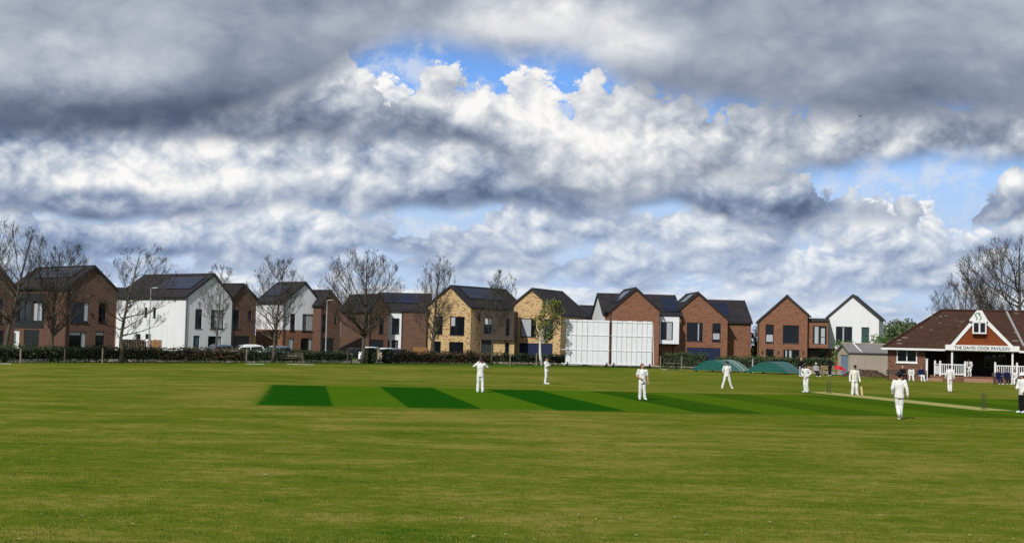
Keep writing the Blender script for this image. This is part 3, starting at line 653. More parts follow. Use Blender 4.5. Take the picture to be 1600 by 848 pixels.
# --- buff brick pair turned to the left
hF = gable_house('buff brick house with dark speckled bricks and a brown brick link to its right', (667, 480), 189.5, -34, (736, 480), (705, 448.5), 12.5, 'brick_tan',
    wins=[w(681, 494, 691.5, 522, t=((0, .3),)), w(703, 494.5, 725.7, 523.6, s=(.36,), t=((0, .42),), c=((.02, .3, .5, 1),)), w(678, 533, 688.7, 551, g=1), w(701.5, 534, 724, 550, g=1, s=(.4,))], solar=('r', .1, .75, .35, .9))
def link_block(h, y, x0, x1, ztop, up, low, uwins, lwins, zs, recess=1.2, roof=True, wall_top=True):
    """two-storey link set back y behind the gable front, upper floor overhanging a porch recess"""
    pl = h.pushed(y); a = pl(x0, 520)[0]; b = pl(x1, 520)[0]; f = Face((a, y, 0), (1, 0, 0), (0, 1, 0)); f2 = Face((a, y+recess, 0), (1, 0, 0), (0, 1, 0)); L = b-a
    sh = lambda r: (r[0]-a, r[1]-a, r[2], r[3])
    ur = [(sh(h.rect(q['r'], pl)), q) for q in uwins]; lr = [(sh(h.rect(q['r'], h.pushed(y+recess), q.get('g'))), q) for q in lwins]
    mb = MB(); wall_face(mb, f, L, zs, ztop, [q[0] for q in ur])
    mb.quad(f(0, zs, 0), f(L, zs, 0), f(L, zs, recess), f(0, zs, recess)); mb.quad(f(0, ztop, 0), f(L, ztop, 0), f(L, ztop, recess+3), f(0, ztop, recess+3))
    for s_ in (0, L): mb.quad(f(s_, zs, 0), f(s_, ztop, 0), f(s_, ztop, recess+3), f(s_, zs, recess+3))
    mb.build('wall', M[up], h.root, fix=False)
    mb = MB(); wall_face(mb, f2, L, 0, zs-.003, [q[0] for q in lr]); mb.build('wall', M[low], h.root, fix=False)
    for (r, q), ff in [(t, f) for t in ur]+[(t, f2) for t in lr]:
        k = q.get('k', 'window')
        if k == 'window': window(h.root, ff, r, q.get('s', ()), q.get('t', ()), q.get('gl', 'glass'), q.get('c', ()), False)
        else: door(h.root, ff, r, q.get('m', 'blackdoor'), k)
    return f, L
hF2 = House('brown brick link house with dark cladding between the two buff gables', 751, 484, 186, R(-8), group='houses beyond the boundary hedge')
link_block(hF2, 0, 750, 803, hF2.ze-.1, 'brown_clad', 'brick_tan', [w(756, 496, 770, 522, s=(.5,), t=((0, .5), (1, .5)), c=((.05, .45, .6, 1), (.55, .95, .6, 1))), w(790, 497, 796.5, 525, t=((0, .5),))],
    [w(751, 531, 771, 550, g='door', k='garage_door'), w(789, 535, 795.5, 549, g=1)], hF2.front(780, 531)[1], .6)
gable_house('buff brick house with a navy garage door, directly left of the white sight screens', (802, 477), 190, -24, (876.5, 493), (831.5, 453), 10.5, 'brick_tan', ezr=True,
    wins=[w(813, 497.5, 837.7, 526, s=(.7,), c=((.02, .66, 0, 1),)), w(851, 498.5, 864, 528, t=((0, .5),), gl='glass_green'), w(811, 536, 863.5, 552, g='door', k='garage_door', m='navy')])
# --- far roofs showing between the buff house and the sight screens
for lab, x0, x1, pe, pr, dd in (('brown roofed house glimpsed behind the gap left of the white solar-roofed house', 172, 212, 467, 449, 205), ('small dark roofed house far behind, next to the buff garage house', 885, 906, 497, 481, 250), ('small far house with a dark solar panel on its roof, just above the sight screens', 908, 936, 499, 476.5, 235)):
    h, mb = eaves_house(lab, x0, x1, pe, pr, dd, 0, 'brick_red', 8.)
    wall_face(mb, h.F, h.W, 0, h.ze, [])
    for x in (0, h.W): mb.add([(x, 0, 0), (x, h.D, 0), (x, h.D, h.ze), (x, h.D/2, h.zr), (x, 0, h.ze)], [(0, 1, 2, 3, 4)])
    mb.build('wall', M['brick_red'], h.root, fix=False); rf = eaves_roof(h.root, -.1, h.W+.1, 0, h.D, h.ze, h.zr)
    if dd == 235:
        P = lambda x, u: (x, h.D/2*u, h.ze+(h.zr-h.ze)*u+.24); panel_on(rf, P(h.W*.45, .1), P(h.W*.95, .1), P(h.W*.95, .62), P(h.W*.45, .62))
# --- brick terrace right of the sight screens: two projecting gables, white boxes between
def terrace(label, corner, dist, ang, right, apex, depth, ridge, xe, wins, white_left=False, white=None, lw=(), lowr=(), wing=None, gsolar=None, rsolar=None):
    h = gable_house(label, corner, dist, ang, right, apex, depth, 'brick_red', ezr=True, wins=wins, lwins=lw)
    pl = h.pushed(depth*.5)
    x0 = pl(xe[0], 490)[0]; x1 = h.pushed(2.4)(xe[1], 520)[0]; yf = 2.4
    zr = h.pushed(yf+5)(xe[1]-15, ridge)[1]-.24; ze = min(h.zl, h.zr)-.35
    mb = MB(); f = Face((x0, yf, 0), (1, 0, 0), (0, 1, 0)); 
    wall_face(mb, f, x1-x0, 0, ze, [])
    mb.quad((x0, yf+10, 0), (x1, yf+10, 0), (x1, yf+10, ze), (x0, yf+10, ze))
    ends = [(x1, M['brick_red']), (x0, M['render'] if white_left else M['brick_red'])]
    mb.add([(x1, yf, 0), (x1, yf+10, 0), (x1, yf+10, ze), (x1, yf+5, zr), (x1, yf, ze)], [(0, 1, 2, 3, 4)])
    mb.build('wall', M['brick_red'], h.root, fix=False)
    e = MB(); e.prism([(yf-.02, 0), (yf+10.02, 0), (yf+10.02, ze), (yf+5, zr), (yf-.02, ze)], 'x', x0-.12, x0-.003); e.build('wall', ends[1][1], h.root)
    r = eaves_roof(h.root, x0-.25, x1+.12, yf, yf+10, ze, zr)
    P = lambda x, u: (x, yf+5*u, ze+(zr-ze)*u+.24)
    for a, b, u0, u1 in rsolar or ():
        q0 = h.pushed(4)(a, 480)[0]; q1 = h.pushed(4)(b, 480)[0]; panel_on(r, P(q0, u0), P(q1, u0), P(q1, u1), P(q0, u1))
    if gsolar:
        y0, y1, u0, u1 = gsolar; G = lambda u, y: (h.xa*u, y, h.zl+(h.za-h.zl)*u+.24)
        panel_on(h.roof, G(u0, y0), G(u0, y1), G(u1, y1), G(u1, y0))
    return h
hJ1 = terrace('brick gabled house rising behind the right-hand sight screen, with a white end wall', (953, 486.5), 182, 5, (1030.5, 485.5), (993.5, 452), 9, 460.5, (941, 1064), [], True, lw=[w(946, 490, 949, 500)], gsolar=(.8, 5.5, .32, .85), rsolar=((1037, 1060, .12, .8),))
pl = hJ1.pushed(1.0); zb = pl(1045, 537)[1]
link_block(hJ1, 1.0, 1030.5, 1061, pl(1045, 495)[1], 'render', 'brick_dark', [w(1032.5, 502.5, 1051.5, 531, s=(.42,), t=((0, .5),), c=((.5, .95, 0, 1),))], [w(1031, 539, 1050, 556, g='door', k='garage_door'), w(1052, 541, 1060, 556, g='door', k='door', m='wood')], zb, 1.4)
hJ2 = terrace('brick gabled house with wide navy garage door behind the left green cover', (1061, 484.5), 186, 3, (1137, 499.5), (1091, 459), 9, 469, (1100, 1173.5),
    [w(1073, 504, 1098, 532.6, s=(.68,), c=((.7, .8, 0, 1),)), w(1113, 505, 1126, 533.6, t=((0, .5),), c=((.05, .95, .1, .45),)), w(1073, 543, 1125.5, 560, g='door', k='garage_door', m='navy')], gsolar=(.8, 4.5, .38, .85), rsolar=((1108, 1140, .2, .8),))
# --- last pair: brick and white
def lantern(h, px, py):
    s_, z = h.front(px, py); mb = MB(); h.F.box(mb, s_-.07, s_+.07, z-.18, z+.18, -.16, -.003); mb.build('wall_lamp', M['trim'], h.root)
hK = gable_house('brick gabled house with four front windows, between the green cover and the white gable', (1184, 503.5), 187, -13, (1262, 492), (1229.6, 463.5), 9, 'brick_red', ezr=True,
    wins=[w(1196, 507, 1209, 535.7, t=((0, .5),), c=((.05, .95, .05, .45),)), w(1223, 508, 1248.5, 536), w(1196.5, 545, 1209, 562, g=1), w(1224, 546, 1249, 562, g=1, s=(.55,), c=((.1, .2, 0, 1), (.35, .5, 0, 1)))])
for px in (1191, 1216, 1255): lantern(hK, px, 550)
pl = hK.pushed(.8)
f, L = link_block(hK, .8, 1262, 1294, pl(1278, 502)[1], 'brick_red', 'brick_dark', [w(1270, 509, 1291.6, 537.6, s=(.5,), t=((1, .4),), c=((.1, .4, 0, 1), (.6, .9, 0, .9)))], [w(1264, 545, 1272, 562, g='door', k='door'), w(1276, 545, 1292, 562, g=1)], pl(1278, 543.5)[1], 1.3)
mb = MB(); zt = pl(1278, 502)[1]; f.box(mb, -.02, L+.1, zt+.004, zt+.4, -.2, 4.2); mb.build('flat_roof', M['trim'], hK.root)
hM = gable_house('white rendered gabled house over a brick ground floor, behind the concrete garage', (1293, 495.5), 189, -18, (1373.5, 499), (1332.3, 463), 9, 'render', base='brick_red', zsplit=Plane(at(1293, 495.5, 189), R(-18))(1300, 544.5)[1],
    wins=[w(1306, 510, 1331.5, 538, s=(.68,), c=((.4, .5, 0, 1),)), w(1346, 511, 1358, 537.5, t=((0, .5),), gl='glass_green')])
# ------------------------------------------------------------------ pavilion
pv = at(1387, 560, 136); PA = R(-15)
pav = empty('pavilion', (pv.x, pv.y, 0), PA, 'low brick cricket pavilion with a brown tiled hipped roof and white name board gable', 'pavilion')
pe = Vector((math.cos(PA), math.sin(PA), 0)); pn = Vector((-math.sin(PA), math.cos(PA), 0)); po = Vector((pv.x, pv.y, 0))
def pvp(y): return Plane(po+pn*y, PA)
def pvw(x, y, z=0.): return po+pe*x+pn*y+Vector((0, 0, z))
PF = Face((0, 0, 0), (1, 0, 0), (0, 1, 0)); P0 = pvp(0); PV = pvp(-2.6)
xw = P0(1446, 560)[0]; PL = 21.; ZE = 2.95; zr = pvp(5)(1500, 485.5)[1]; FL = .5
mb = MB(); a, d0 = P0(1401, 550)[0], P0(1417, 545.6)[1]; b, c0 = P0(1433, 550)[0], P0(1417, 566)[1]
wall_face(mb, PF, xw, 0, ZE, [(a, b, c0, d0)]); mb.quad((0, 0, 0), (0, 10, 0), (0, 10, ZE), (0, 0, ZE)); mb.quad((xw, 0, 0), (xw, 3, 0), (xw, 3, ZE), (xw, 0, ZE))
bw = Face((xw, 3., 0), (1, 0, 0), (0, 1, 0)); dx = [(2.0, 3.0, FL, 2.6), (5.4, 7.4, 1.3, 2.5)]
mb.build('wall', M['brick_pav'], pav, fix=False)
mb = MB(); wall_face(mb, bw, PL-xw, 0, ZE, dx); mb.build('wall', M['dark_boards'], pav, fix=False)  # back wall boards coloured near black for the veranda's shade
mb = MB(); mb.box(xw+.003, PL, .003, 2.99, ZE-.12, ZE-.02); mb.build('ceiling', M['void'], pav)  # black ceiling colour likewise stands in for shade
def white_window(parent, f, r, split, deep=.08):
    a, b, c, d = r; t = .10; g = MB()
    f.box(g, a, a+t, c, d, -.03, deep); f.box(g, b-t, b, c, d, -.03, deep); f.box(g, a+t, b-t, c, c+t, -.03, deep); f.box(g, a+t, b-t, d-t, d, -.03, deep)
    for k in split: f.box(g, a+(b-a)*k-.04, a+(b-a)*k+.04, c+t, d-t, -.025, deep-.005)
    o = g.build('window', M['white'], parent); g = MB(); f.box(g, a+t*.5, b-t*.5, c+t*.5, d-t*.5, .02, .05); g.build('pane', M['glass'], o)
    g = MB(); f.box(g, a-.08, b+.08, c-.1, c-.003, -.12, .05); g.build('sill', M['white'], o); return o
white_window(pav, PF, (a, b, c0, d0), (.5,))
door(pav, bw, dx[0], 'blackdoor', pane=False); window(pav, bw, dx[1], (.33, .66), sill=False)
# plinth of the veranda and its steps
x2 = PV(1506, 590)[0]; x3 = PV(1553, 590)[0]; mb = MB()
mb.box(xw+.4, PL, -2.6, 3., 0, FL); mb.build('veranda_floor', M['brick_pav'], pav)
mb = MB(); mb.box(x2, x3, -2.95, -2.603, 0, FL-.17); mb.box(x2-.02, x3+.02, -3.3, -2.953, 0, FL-.34); mb.build('step', M['step_tile'], pav)
mb = MB(); mb.box(xw+.2, xw+1.5, -2.95, -2.603, 0, .3); mb.build('step', M['step_tile'], pav)
# roof: hipped, with a lead-covered joint
xl = pvp(-.5)(1379, 542)[0]; hx = pvp(5)(1471.5, 485)[0]; ye, yb = -.55, 10.5
ev = [(xl, ye, ZE), (PL+.6, ye, ZE), (PL+.6, yb, ZE), (xl, yb, ZE)]; rg = [(hx, 5, zr), (PL-4.5, 5, zr)]
mb = MB(); mb.add(ev+rg, [(0, 1, 5, 4), (1, 2, 5), (2, 3, 4, 5), (3, 0, 4), (3, 2, 1, 0)])
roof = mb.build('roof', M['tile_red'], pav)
mb = MB(); mb.tube([(xl-.02, ye-.02, ZE+.04), (hx, 5, zr+.05), (PL-4.5, 5, zr+.05), (PL+.62, ye, ZE+.04)], .11, 6); mb.build('ridge', M['tile_red'], roof)
def on_roof(px, py):                       # point on the front slope
    sl = (zr-ZE)/(5-ye); N = Vector((0, -sl, 1)); N = (pn*N.y+Vector((0, 0, 1))); r = ray(px, py); q = pvw(0, ye, ZE)
    p = CPOS+r*((q-CPOS).dot(N)/r.dot(N)); return Vector(((p-po).dot(pe), (p-po).dot(pn), p.z))
A, B = on_roof(1573, 488), on_roof(1600, 542); mb = MB(); mb.tube([A+Vector((0, 0, .06)), B+Vector((0, 0, .06))], .12, 6); mb.build('lead_flashing', M['lead'], roof)
mb = MB(); mb.box(xl-.02, PL+.6, ye-.16, ye-.003, ZE-.17, ZE+.02); mb.box(xl-.14, xl-.003, ye-.16, yb, ZE-.17, ZE+.02); mb.build('fascia', M['white'], roof)
mb = MB()
for (px, py, l) in ((1414, 528, .7), (1405, 532, .5), (1405, 537, .6), (1470, 495, .3), (1478, 494, .25), (1469, 505, .2), (1588, 520, .6), (1586, 533, .7), (1440, 512, .25)):
    q = on_roof(px, py); mb.ell(q+Vector((0, 0, .03)), (l*.5, .10, .05), 8, 4)
mb.build('lichen_patch', plain('pale_lichen', (.28, .26, .20), .95, .4, 6.), roof)
# front gable
GY = -2.75; PG = pvp(GY); gl, gz = PG(1479, 543.5); gr = PG(1591, 547)[0]; ga, gza = PG(1530, 488.5); gz = ZE-.05
GF = Face((0, GY, 0), (1, 0, 0), (0, 1, 0))
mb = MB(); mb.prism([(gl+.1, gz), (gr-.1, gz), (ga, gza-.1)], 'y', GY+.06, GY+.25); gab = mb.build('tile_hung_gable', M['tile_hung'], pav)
sl_ = (gza-gz)/(ga-gl)
o = gable_roof(pav, gl+.1, gz, ga, gza-.12, gr-.1, gz, GY+.02, 4.9, 'tile_red', .16, 'gable_roof')
for ch in list(o.children):
    if ch.name.split('.')[0] in ('verge', 'gutter'): bpy.data.objects.remove(ch)
mb = MB(); bwid = .36
zs0 = PG(1540, 548)[1]
for (x0, z0) in ((gl-(gz-zs0)/sl_-.02, zs0), (gr+(gz-zs0)/sl_+.02, zs0)):
    mb.prism([(x0, z0), (ga, gza+.12), (ga, gza+.12-bwid*1.4), (x0+(bwid if x0 < ga else -bwid), z0)], 'y', GY-.06, GY+.0)
mb.build('barge_board', M['white'], pav)
zs0, zs1 = PG(1540, 548)[1], PG(1540, 539.5)[1]
mb = MB(); mb.box(gl-.1, gr+.1, GY-.12, GY+.05, zs0, zs1); sign = mb.build('name_board', M['white'], pav)
cv = bpy.data.curves.new('lettering', 'FONT'); cv.body = 'THE DAVID COOK PAVILION'; cv.size = 1; cv.extrude = .01; cv.offset = .012; cv.align_x = 'CENTER'; cv.align_y = 'CENTER'
to = link(bpy.data.objects.new('lettering', cv)); dg = bpy.context.evaluated_depsgraph_get(); dg.update()
me = bpy.data.meshes.new_from_object(to.evaluated_get(dg)); bpy.data.objects.remove(to)
bx = [v.co.x for v in me.vertices]; by = [v.co.y for v in me.vertices]; wx = max(bx)-min(bx); wy = max(by)-min(by)
tw = PG(1577, 543)[0]-PG(1491, 543)[0]; th = (zs1-zs0)*.60; xc = (PG(1577, 543)[0]+PG(1491, 543)[0])/2
for v in me.vertices: x, y, z = v.co; v.co = (xc+(x-(max(bx)+min(bx))/2)*tw/wx, GY-.13-z, (zs0+zs1)/2+(y-(max(by)+min(by))/2)*th/wy)
me.materials.clear(); me.materials.append(M['letter']); link(bpy.data.objects.new('lettering', me), sign)
# white cap of the gable with its emblem, and the little bay window under it
cx0, cz0 = PG(1514.5, 501.5); cx1 = PG(1543, 501.5)[0]; cz1 = PG(1529, 486.5)[1]+.1; t0, t1 = PG(1526, 488)[0], PG(1534, 488)[0]
mb = MB(); mb.prism([(cx0, cz0), (cx1, cz0), (cx1, cz0+.12), (t1, cz1), (t0, cz1), (cx0, cz0+.12)], 'y', GY-.34, GY-.07); cap_ = mb.build('gable_cap', M['white'], pav)
mb = MB(); ec, ez = PG(1528, 495); yy = GY-.355
for sx, ph in ((-.17, .25), (.17, -.25)):
    pts = [(ec+sx+math.sin(t*2.6+ph)*.10, yy, ez-.28+t*.28) for t in (0, .5, 1, 1.5, 2)]; mb.tube(pts, .045, 6)
mb.tube([(ec-.2, yy, ez+.3), (ec, yy, ez+.36), (ec+.2, yy, ez+.28)], .04, 6); mb.build('emblem', M['emblem'], cap_)
bx0, bz0 = PG(1519, 519); bx1 = PG(1541, 519)[0]; bz1 = cz0-.01
mb = MB(); mb.box(bx0, bx1, GY-.45, GY-.003, bz0-.12, bz0); mb.box(bx0, bx0+.12, GY-.42, GY-.003, bz0+.002, bz1); mb.box(bx1-.12, bx1, GY-.42, GY-.003, bz0+.002, bz1); mb.box((bx0+bx1)/2-.07, (bx0+bx1)/2+.07, GY-.42, GY-.3, bz0+.002, bz1); mb.box(bx0+.122, bx1-.122, GY-.42, GY-.3, bz1-.14, bz1-.003)
o = mb.build('bay_window', M['white'], pav); mb = MB(); mb.box(bx0+.06, bx1-.06, GY-.38, GY-.005, bz0+.003, bz1-.03); mb.build('pane', M['glass'], o)
for px in (1487.5, 1582):
    x = pvp(-2.5)(px, 560)[0]; mb = MB(); mb.box(x-.08, x+.08, -2.58, -2.42, FL, zs0+.1); mb.box(x-.11, x+.11, -2.61, -2.39, FL+.002, FL+.16); mb.build('post', M['white'], pav)
# hanging baskets far inside the veranda
for i, (px, py) in enumerate(((1553, 553), (1562, 553), (1568, 552))):
    p = pvp(1.5)(px, py); x, z = p; o = pvw(x, 1.5, z-.15); e = empty('hanging_basket', o, 0, ['small pale hanging basket in the dark veranda, leftmost of three', 'small pale hanging basket in the dark veranda, middle of three', 'small pale hanging basket in the dark veranda, rightmost of three'][i], 'basket', 'hanging baskets in the veranda')
    mb = MB(); mb.ell((0, 0, .0), (.16, .16, .13), 8, 6); mb.build('bowl', M['grey_cloth'], e)
    mb = MB(); mb.cyl((0, 0, .1), (0, 0, ZE-.14-(z-.15)), .012, 5); mb.build('chain', M['trim'], e)
# white balustrades
def balustrade(label, pts, z, nb):
    e = empty('balustrade', pvw(pts[0][0], pts[0][1], z), PA, label, 'balustrade', 'white veranda balustrades'); o = Vector((pts[0][0], pts[0][1], 0)); H = 1.1
    P = [Vector((x, y, 0))-o for x, y in pts]
    for p in P:
        mb = MB(); mb.box(p.x-.085, p.x+.085, p.y-.085, p.y+.085, 0, H+.14); mb.ell((p.x, p.y, H+.2), (.1, .1, .09), 8, 6); mb.build('post', M['white'], e)
    for q0, q1 in zip(P, P[1:]):
        t = (q1-q0); L = t.length; t.normalize(); ang = math.atan2(t.y, t.x); Mx = Matrix.Translation(q0) @ Matrix.Rotation(ang, 4, 'Z')
        for z0, z1, nm in ((H-.09, H, 'top_rail'), (.12, .24, 'bottom_rail')):
            mb = MB(); mb.box(.087, L-.087, -.06, .06, z0, z1, M=Mx); mb.build(nm, M['white'], e)
        k = max(2, int(L*nb))
        for i in range(1, k):
            mb = MB(); x = L*i/k; mb.box(x-.032, x+.032, -.02, .02, .242, H-.092, M=Mx); mb.build('baluster', M['white'], e)
X = lambda px, y=-2.5: pvp(y)(px, 575)[0]
balustrade('white wooden balustrade left of the pavilion steps, with a corner post', [(X(1461, -1.2), -1.2), (X(1469), -2.5), (X(1508), -2.5)], FL, 5.5)
balustrade('white wooden balustrade right of the pavilion steps', [(X(1555), -2.5), (X(1589), -2.5), (X(1625), -2.5)], FL, 5.5)
o = pvw(X(1448, -1.2), -1.2, 0); e = empty('gate_post', o, PA, 'single white post at the corner of the brick wall by the veranda', 'post'); mb = MB(); mb.box(-.09, .09, -.09, .09, 0, 1.95); mb.build('shaft', M['white'], e); mb = MB(); mb.box(-.12, .12, -.12, .12, 1.952, 2.02); mb.build('post_cap', M['white'], e)
# ------------------------------------------------------------------ concrete garage left of the pavilion
g0 = at(1327.6, 560, 152); GA = R(12); gp = Plane(g0, GA); gz1 = gp(1327.6, 549.5)[1]; GLn = gp(1389, 560)[0]; GWd = 2.9
gar = empty('garage', (g0.x, g0.y, 0), GA, 'old concrete panel garage with a grey sheet roof and a blue door beside the pavilion', 'garage')
mb = MB(); zrg = gz1+.78
Fs = Face((0, 0, 0), (1, 0, 0), (0, 1, 0)); wall_face(mb, Fs, GLn, 0, gz1, []); Fe = Face((0, 0, 0), (0, 1, 0), (1, 0, 0)); wall_face(mb, Fe, GWd, 0, gz1, [(.35, GWd-.55, 0, 2.1)])
mb.add([(0, 0, gz1), (0, GWd, gz1), (0, GWd/2, zrg)], [(0, 1, 2)]); mb.add([(GLn, 0, 0), (GLn, GWd, 0), (GLn, GWd, gz1), (GLn, GWd/2, zrg), (GLn, 0, gz1)], [(0, 1, 2, 3, 4)]); mb.quad((0, GWd, 0), (GLn, GWd, 0), (GLn, GWd, gz1), (0, GWd, gz1))
for k in range(1, 5): mb.box(GLn*k/5-.05, GLn*k/5+.05, -.03, -.003, 0, gz1-.02)
mb.build('wall', M['concrete'], gar, fix=False)
c = chevron(0, gz1, GWd/2, zrg, GWd, gz1, .10, .2); mb = MB()
mb.add([(-.25, y, z) for y, z in c]+[(GLn+.25, y, z) for y, z in c], [(0, 1, 4, 5), (1, 2, 3, 4), (11, 10, 7, 6), (10, 9, 8, 7)]+[(i, i+6, (i+1) % 6+6, (i+1) % 6) for i in range(6)]); rf = mb.build('roof', M['cement_sheet'], gar)
mb = MB(); mb.tube([(-.26, GWd/2, zrg+.12), (GLn+.26, GWd/2, zrg+.12)], .09, 6); mb.build('ridge', M['concrete'], rf)
mb = MB(); mb.box(GLn*.33, GLn*.36, .0, .03, 0, .03); q0 = Vector((GLn*.30, -.15, gz1-.02)); q1 = Vector((GLn*.24, GWd/2, zrg+.14)); mb = MB(); mb.tube([q0, q1], .07, 4); mb.build('roof_strip', M['white_old'], rf)
mb = MB(); Fe.box(mb, .37, GWd-.57, .02, 2.08, .08, .14)
for k in range(6): Fe.box(mb, .40+k*.32, .42+k*.32, .05, 2.05, .06, .0795)
mb.build('door', plain('faded_blue_door', (.13, .19, .25), .6, .2, 2.), gar)
# ------------------------------------------------------------------ sight screens
def sight_screen(label, px0, px1, pyt, pyb, dist, brace_left):
    p = at(px0, pyb, dist); pl = Plane(p, 0); W = pl(px1, pyb)[0]; z0 = max(.22, p.z); z1 = pl(px0, pyt)[1]
    e = empty('sight_screen', (p.x, p.y, 0), 0, label, 'sight screen', 'white sight screens on wheels'); n = 8; wb = W/n
    mb = MB()
    for k in range(n):
        yo = (0, .02, .005, .015)[k % 4]
        mb.box(wb*k+.02, wb*(k+1)-.02, -.03+yo, yo, z0, z1-.02*((k*7) % 3))
    mb.build('board', M['white_old'], e)
    for f in (.02, .33, .66, .965):
        mb = MB(); z = z0+(z1-z0)*f; mb.box(-.05, W+.05, -.075, -.034, z-.05, z+.05)
        for k in range(n): mb.box(wb*k+.01, wb*k+.07, -.09, -.076, z-.07, z+.09)
        mb.build('batten', M['white_old'], e)
        if brace_left:
            mb = MB(); mb.box(-.45, -.06, .02, .08, z-.04, z+.04); mb.build('bracket', M['white_old'], e)
    for x in (.25, W-.25):
        mb = MB(); mb.tube([(x, .12, z1-.1), (x, .12, .3)], .06, 6); mb.tube([(x, .12, z1-.4), (x, 2.0, .32)], .05, 6); mb.tube([(x, -.5, .3), (x, 2.1, .3)], .06, 6); mb.build('support_frame', M['steel'], e)
        for y in (-.35, 1.9):
            mb = MB(); mb.cyl((x-.07, y, .26), (x+.07, y, .26), .26, 14); wl = mb.build('wheel', M['tyre'], e)
            mb = MB(); mb.cyl((x-.08, y, .26), (x+.08, y, .26), .1, 10); mb.build('hub', M['steel'], wl)
    mb = MB(); mb.tube([(W+.05, .05, z1-.3), (W+.28, .3, .35)], .05, 6); mb.build('side_brace', M['white_old'] if not brace_left else M['trim'], e)
sight_screen('left one of the two tall white boarded sight screens', 883, 951, 498.5, 570, 165, True)
sight_screen('right one of the two tall white boarded sight screens', 955, 1018, 500.5, 571.5, 165, False)
# ------------------------------------------------------------------ roll-on pitch covers
def cover(label, cx, cy, dist, ang, Wd, Ln, Ht, pale):
    """barrel of green sheet on a wheeled frame; end wall along local x, barrel along local y"""
    p = at(cx, cy, dist); e = empty('pitch_cover', (p.x, p.y, 0), ang, label, 'pitch cover', 'green pitch covers'); mb = MB(); n = 18; ny = 12
    arc = lambda t: (Wd*(t), .14+Ht*(1-abs(2*t-1)**1.9)*.98)
    rings = []
    for j in range(ny+1):
        y = Ln*j/ny; rg = []
        for i in range(n+1):
            x, z = arc(i/n); z -= .05*math.sin(j*math.pi/2)**2*math.sin(math.pi*i/n)+.03*mnoise.noise(Vector((x*1.7, y*1.7, 3))); rg.append((x+.03*mnoise.noise(Vector((x, y*2, 9))), y, z))
        rings.append(rg)
    mi = []
    b = len(mb.v)
    vs = [q for r in rings for q in r]; m_ = n+1
    for j in range(ny):
        for i in range(n): mb.f.append((j*m_+i, j*m_+i+1, (j+1)*m_+i+1, (j+1)*m_+i)); mb.m.append(0)
    mb.v += vs
    for j, y in ((0, 0), (ny, Ln)):
        rg = rings[j]; base = [(q[0], y, .16 if 3 <= i <= n-3 else max(.10, q[2]-.45)) for i, q in enumerate(rg)]
        k = len(mb.v); mb.v += list(rg)+base
        for i in range(n): mb.f.append((k+i, k+i+1, k+m_+i+1, k+m_+i)); mb.m.append(0)
    o = mb.build('tarpaulin', M['tarp'], e, smooth=False)
    for y0, y1 in pale:
        mb = MB(); r0 = [(arc(i/n)[0], y0*Ln, arc(i/n)[1]+.03) for i in range(n//2, n+1)]; r1 = [(a, y1*Ln, c) for a, _, c in r0]
        for i in range(len(r0)-1): mb.quad(r0[i], r0[i+1], r1[i+1], r1[i])
        mb.build('pale_strip', M['tarp_pale'], o)  # paler bands over the right half of the sheet
    mb = MB()
    for y in (.15, Ln-.15): mb.box(.2, Wd-.2, y-.05, y+.05, .18, .28)
    for x in (.25, Wd-.25): mb.box(x-.05, x+.05, .2, Ln-.2, .182, .278)
    mb.build('frame', M['steel'], e)
    for x in (.35, Wd-.35):
        for y in (.35, Ln-.35):
            mb = MB(); mb.cyl((x-.06, y, .17), (x+.06, y, .17), .17, 12); mb.build('wheel', M['tyre'], e)
cover('green pitch cover with pale faded strips, nearer the sight screens', 1081, 572, 152, R(-36), 4.6, 4.3, 1.15, ((.50, .58), (.66, .80), (.88, .97)))
cover('plain dark green pitch cover with its end lifted, nearer the seated spectators', 1166, 574, 149, R(-33), 4.6, 4.0, 1.15, ())
# ------------------------------------------------------------------ wickets
def wicket(label, p, ang):
    e = empty('wicket', p, ang, label, 'wicket', 'wickets at the two ends of the pitch')
    for x in (-.105, 0, .105):
        mb = MB(); mb.tube([(x, 0, 0), (x, 0, .60), (x, 0, .715)], [.021, .021, .016], 8); mb.build('stump', M['stump'], e)
    for x in (-.053, .053):
        mb = MB(); mb.tube([(x-.05, 0, .727), (x-.02, 0, .727), (x+.02, 0, .727), (x+.05, 0, .727)], [.008, .013, .013, .008], 6); mb.build('bail', M['stump'], e)
    for x in (-.105, 0, .105):
        mb = MB(); mb.cyl((x, 0, .001), (x, 0, .03), .045, 8); mb.build('stump_base', M['stump'], e)
wicket('near wicket, three dark stumps at the right end of the worn pitch', STN+Vector((0, 0, .008)), PITCH_A)
wicket('far wicket, three dark stumps beside the standing batsman', STF+Vector((0, 0, .008)), PITCH_A)
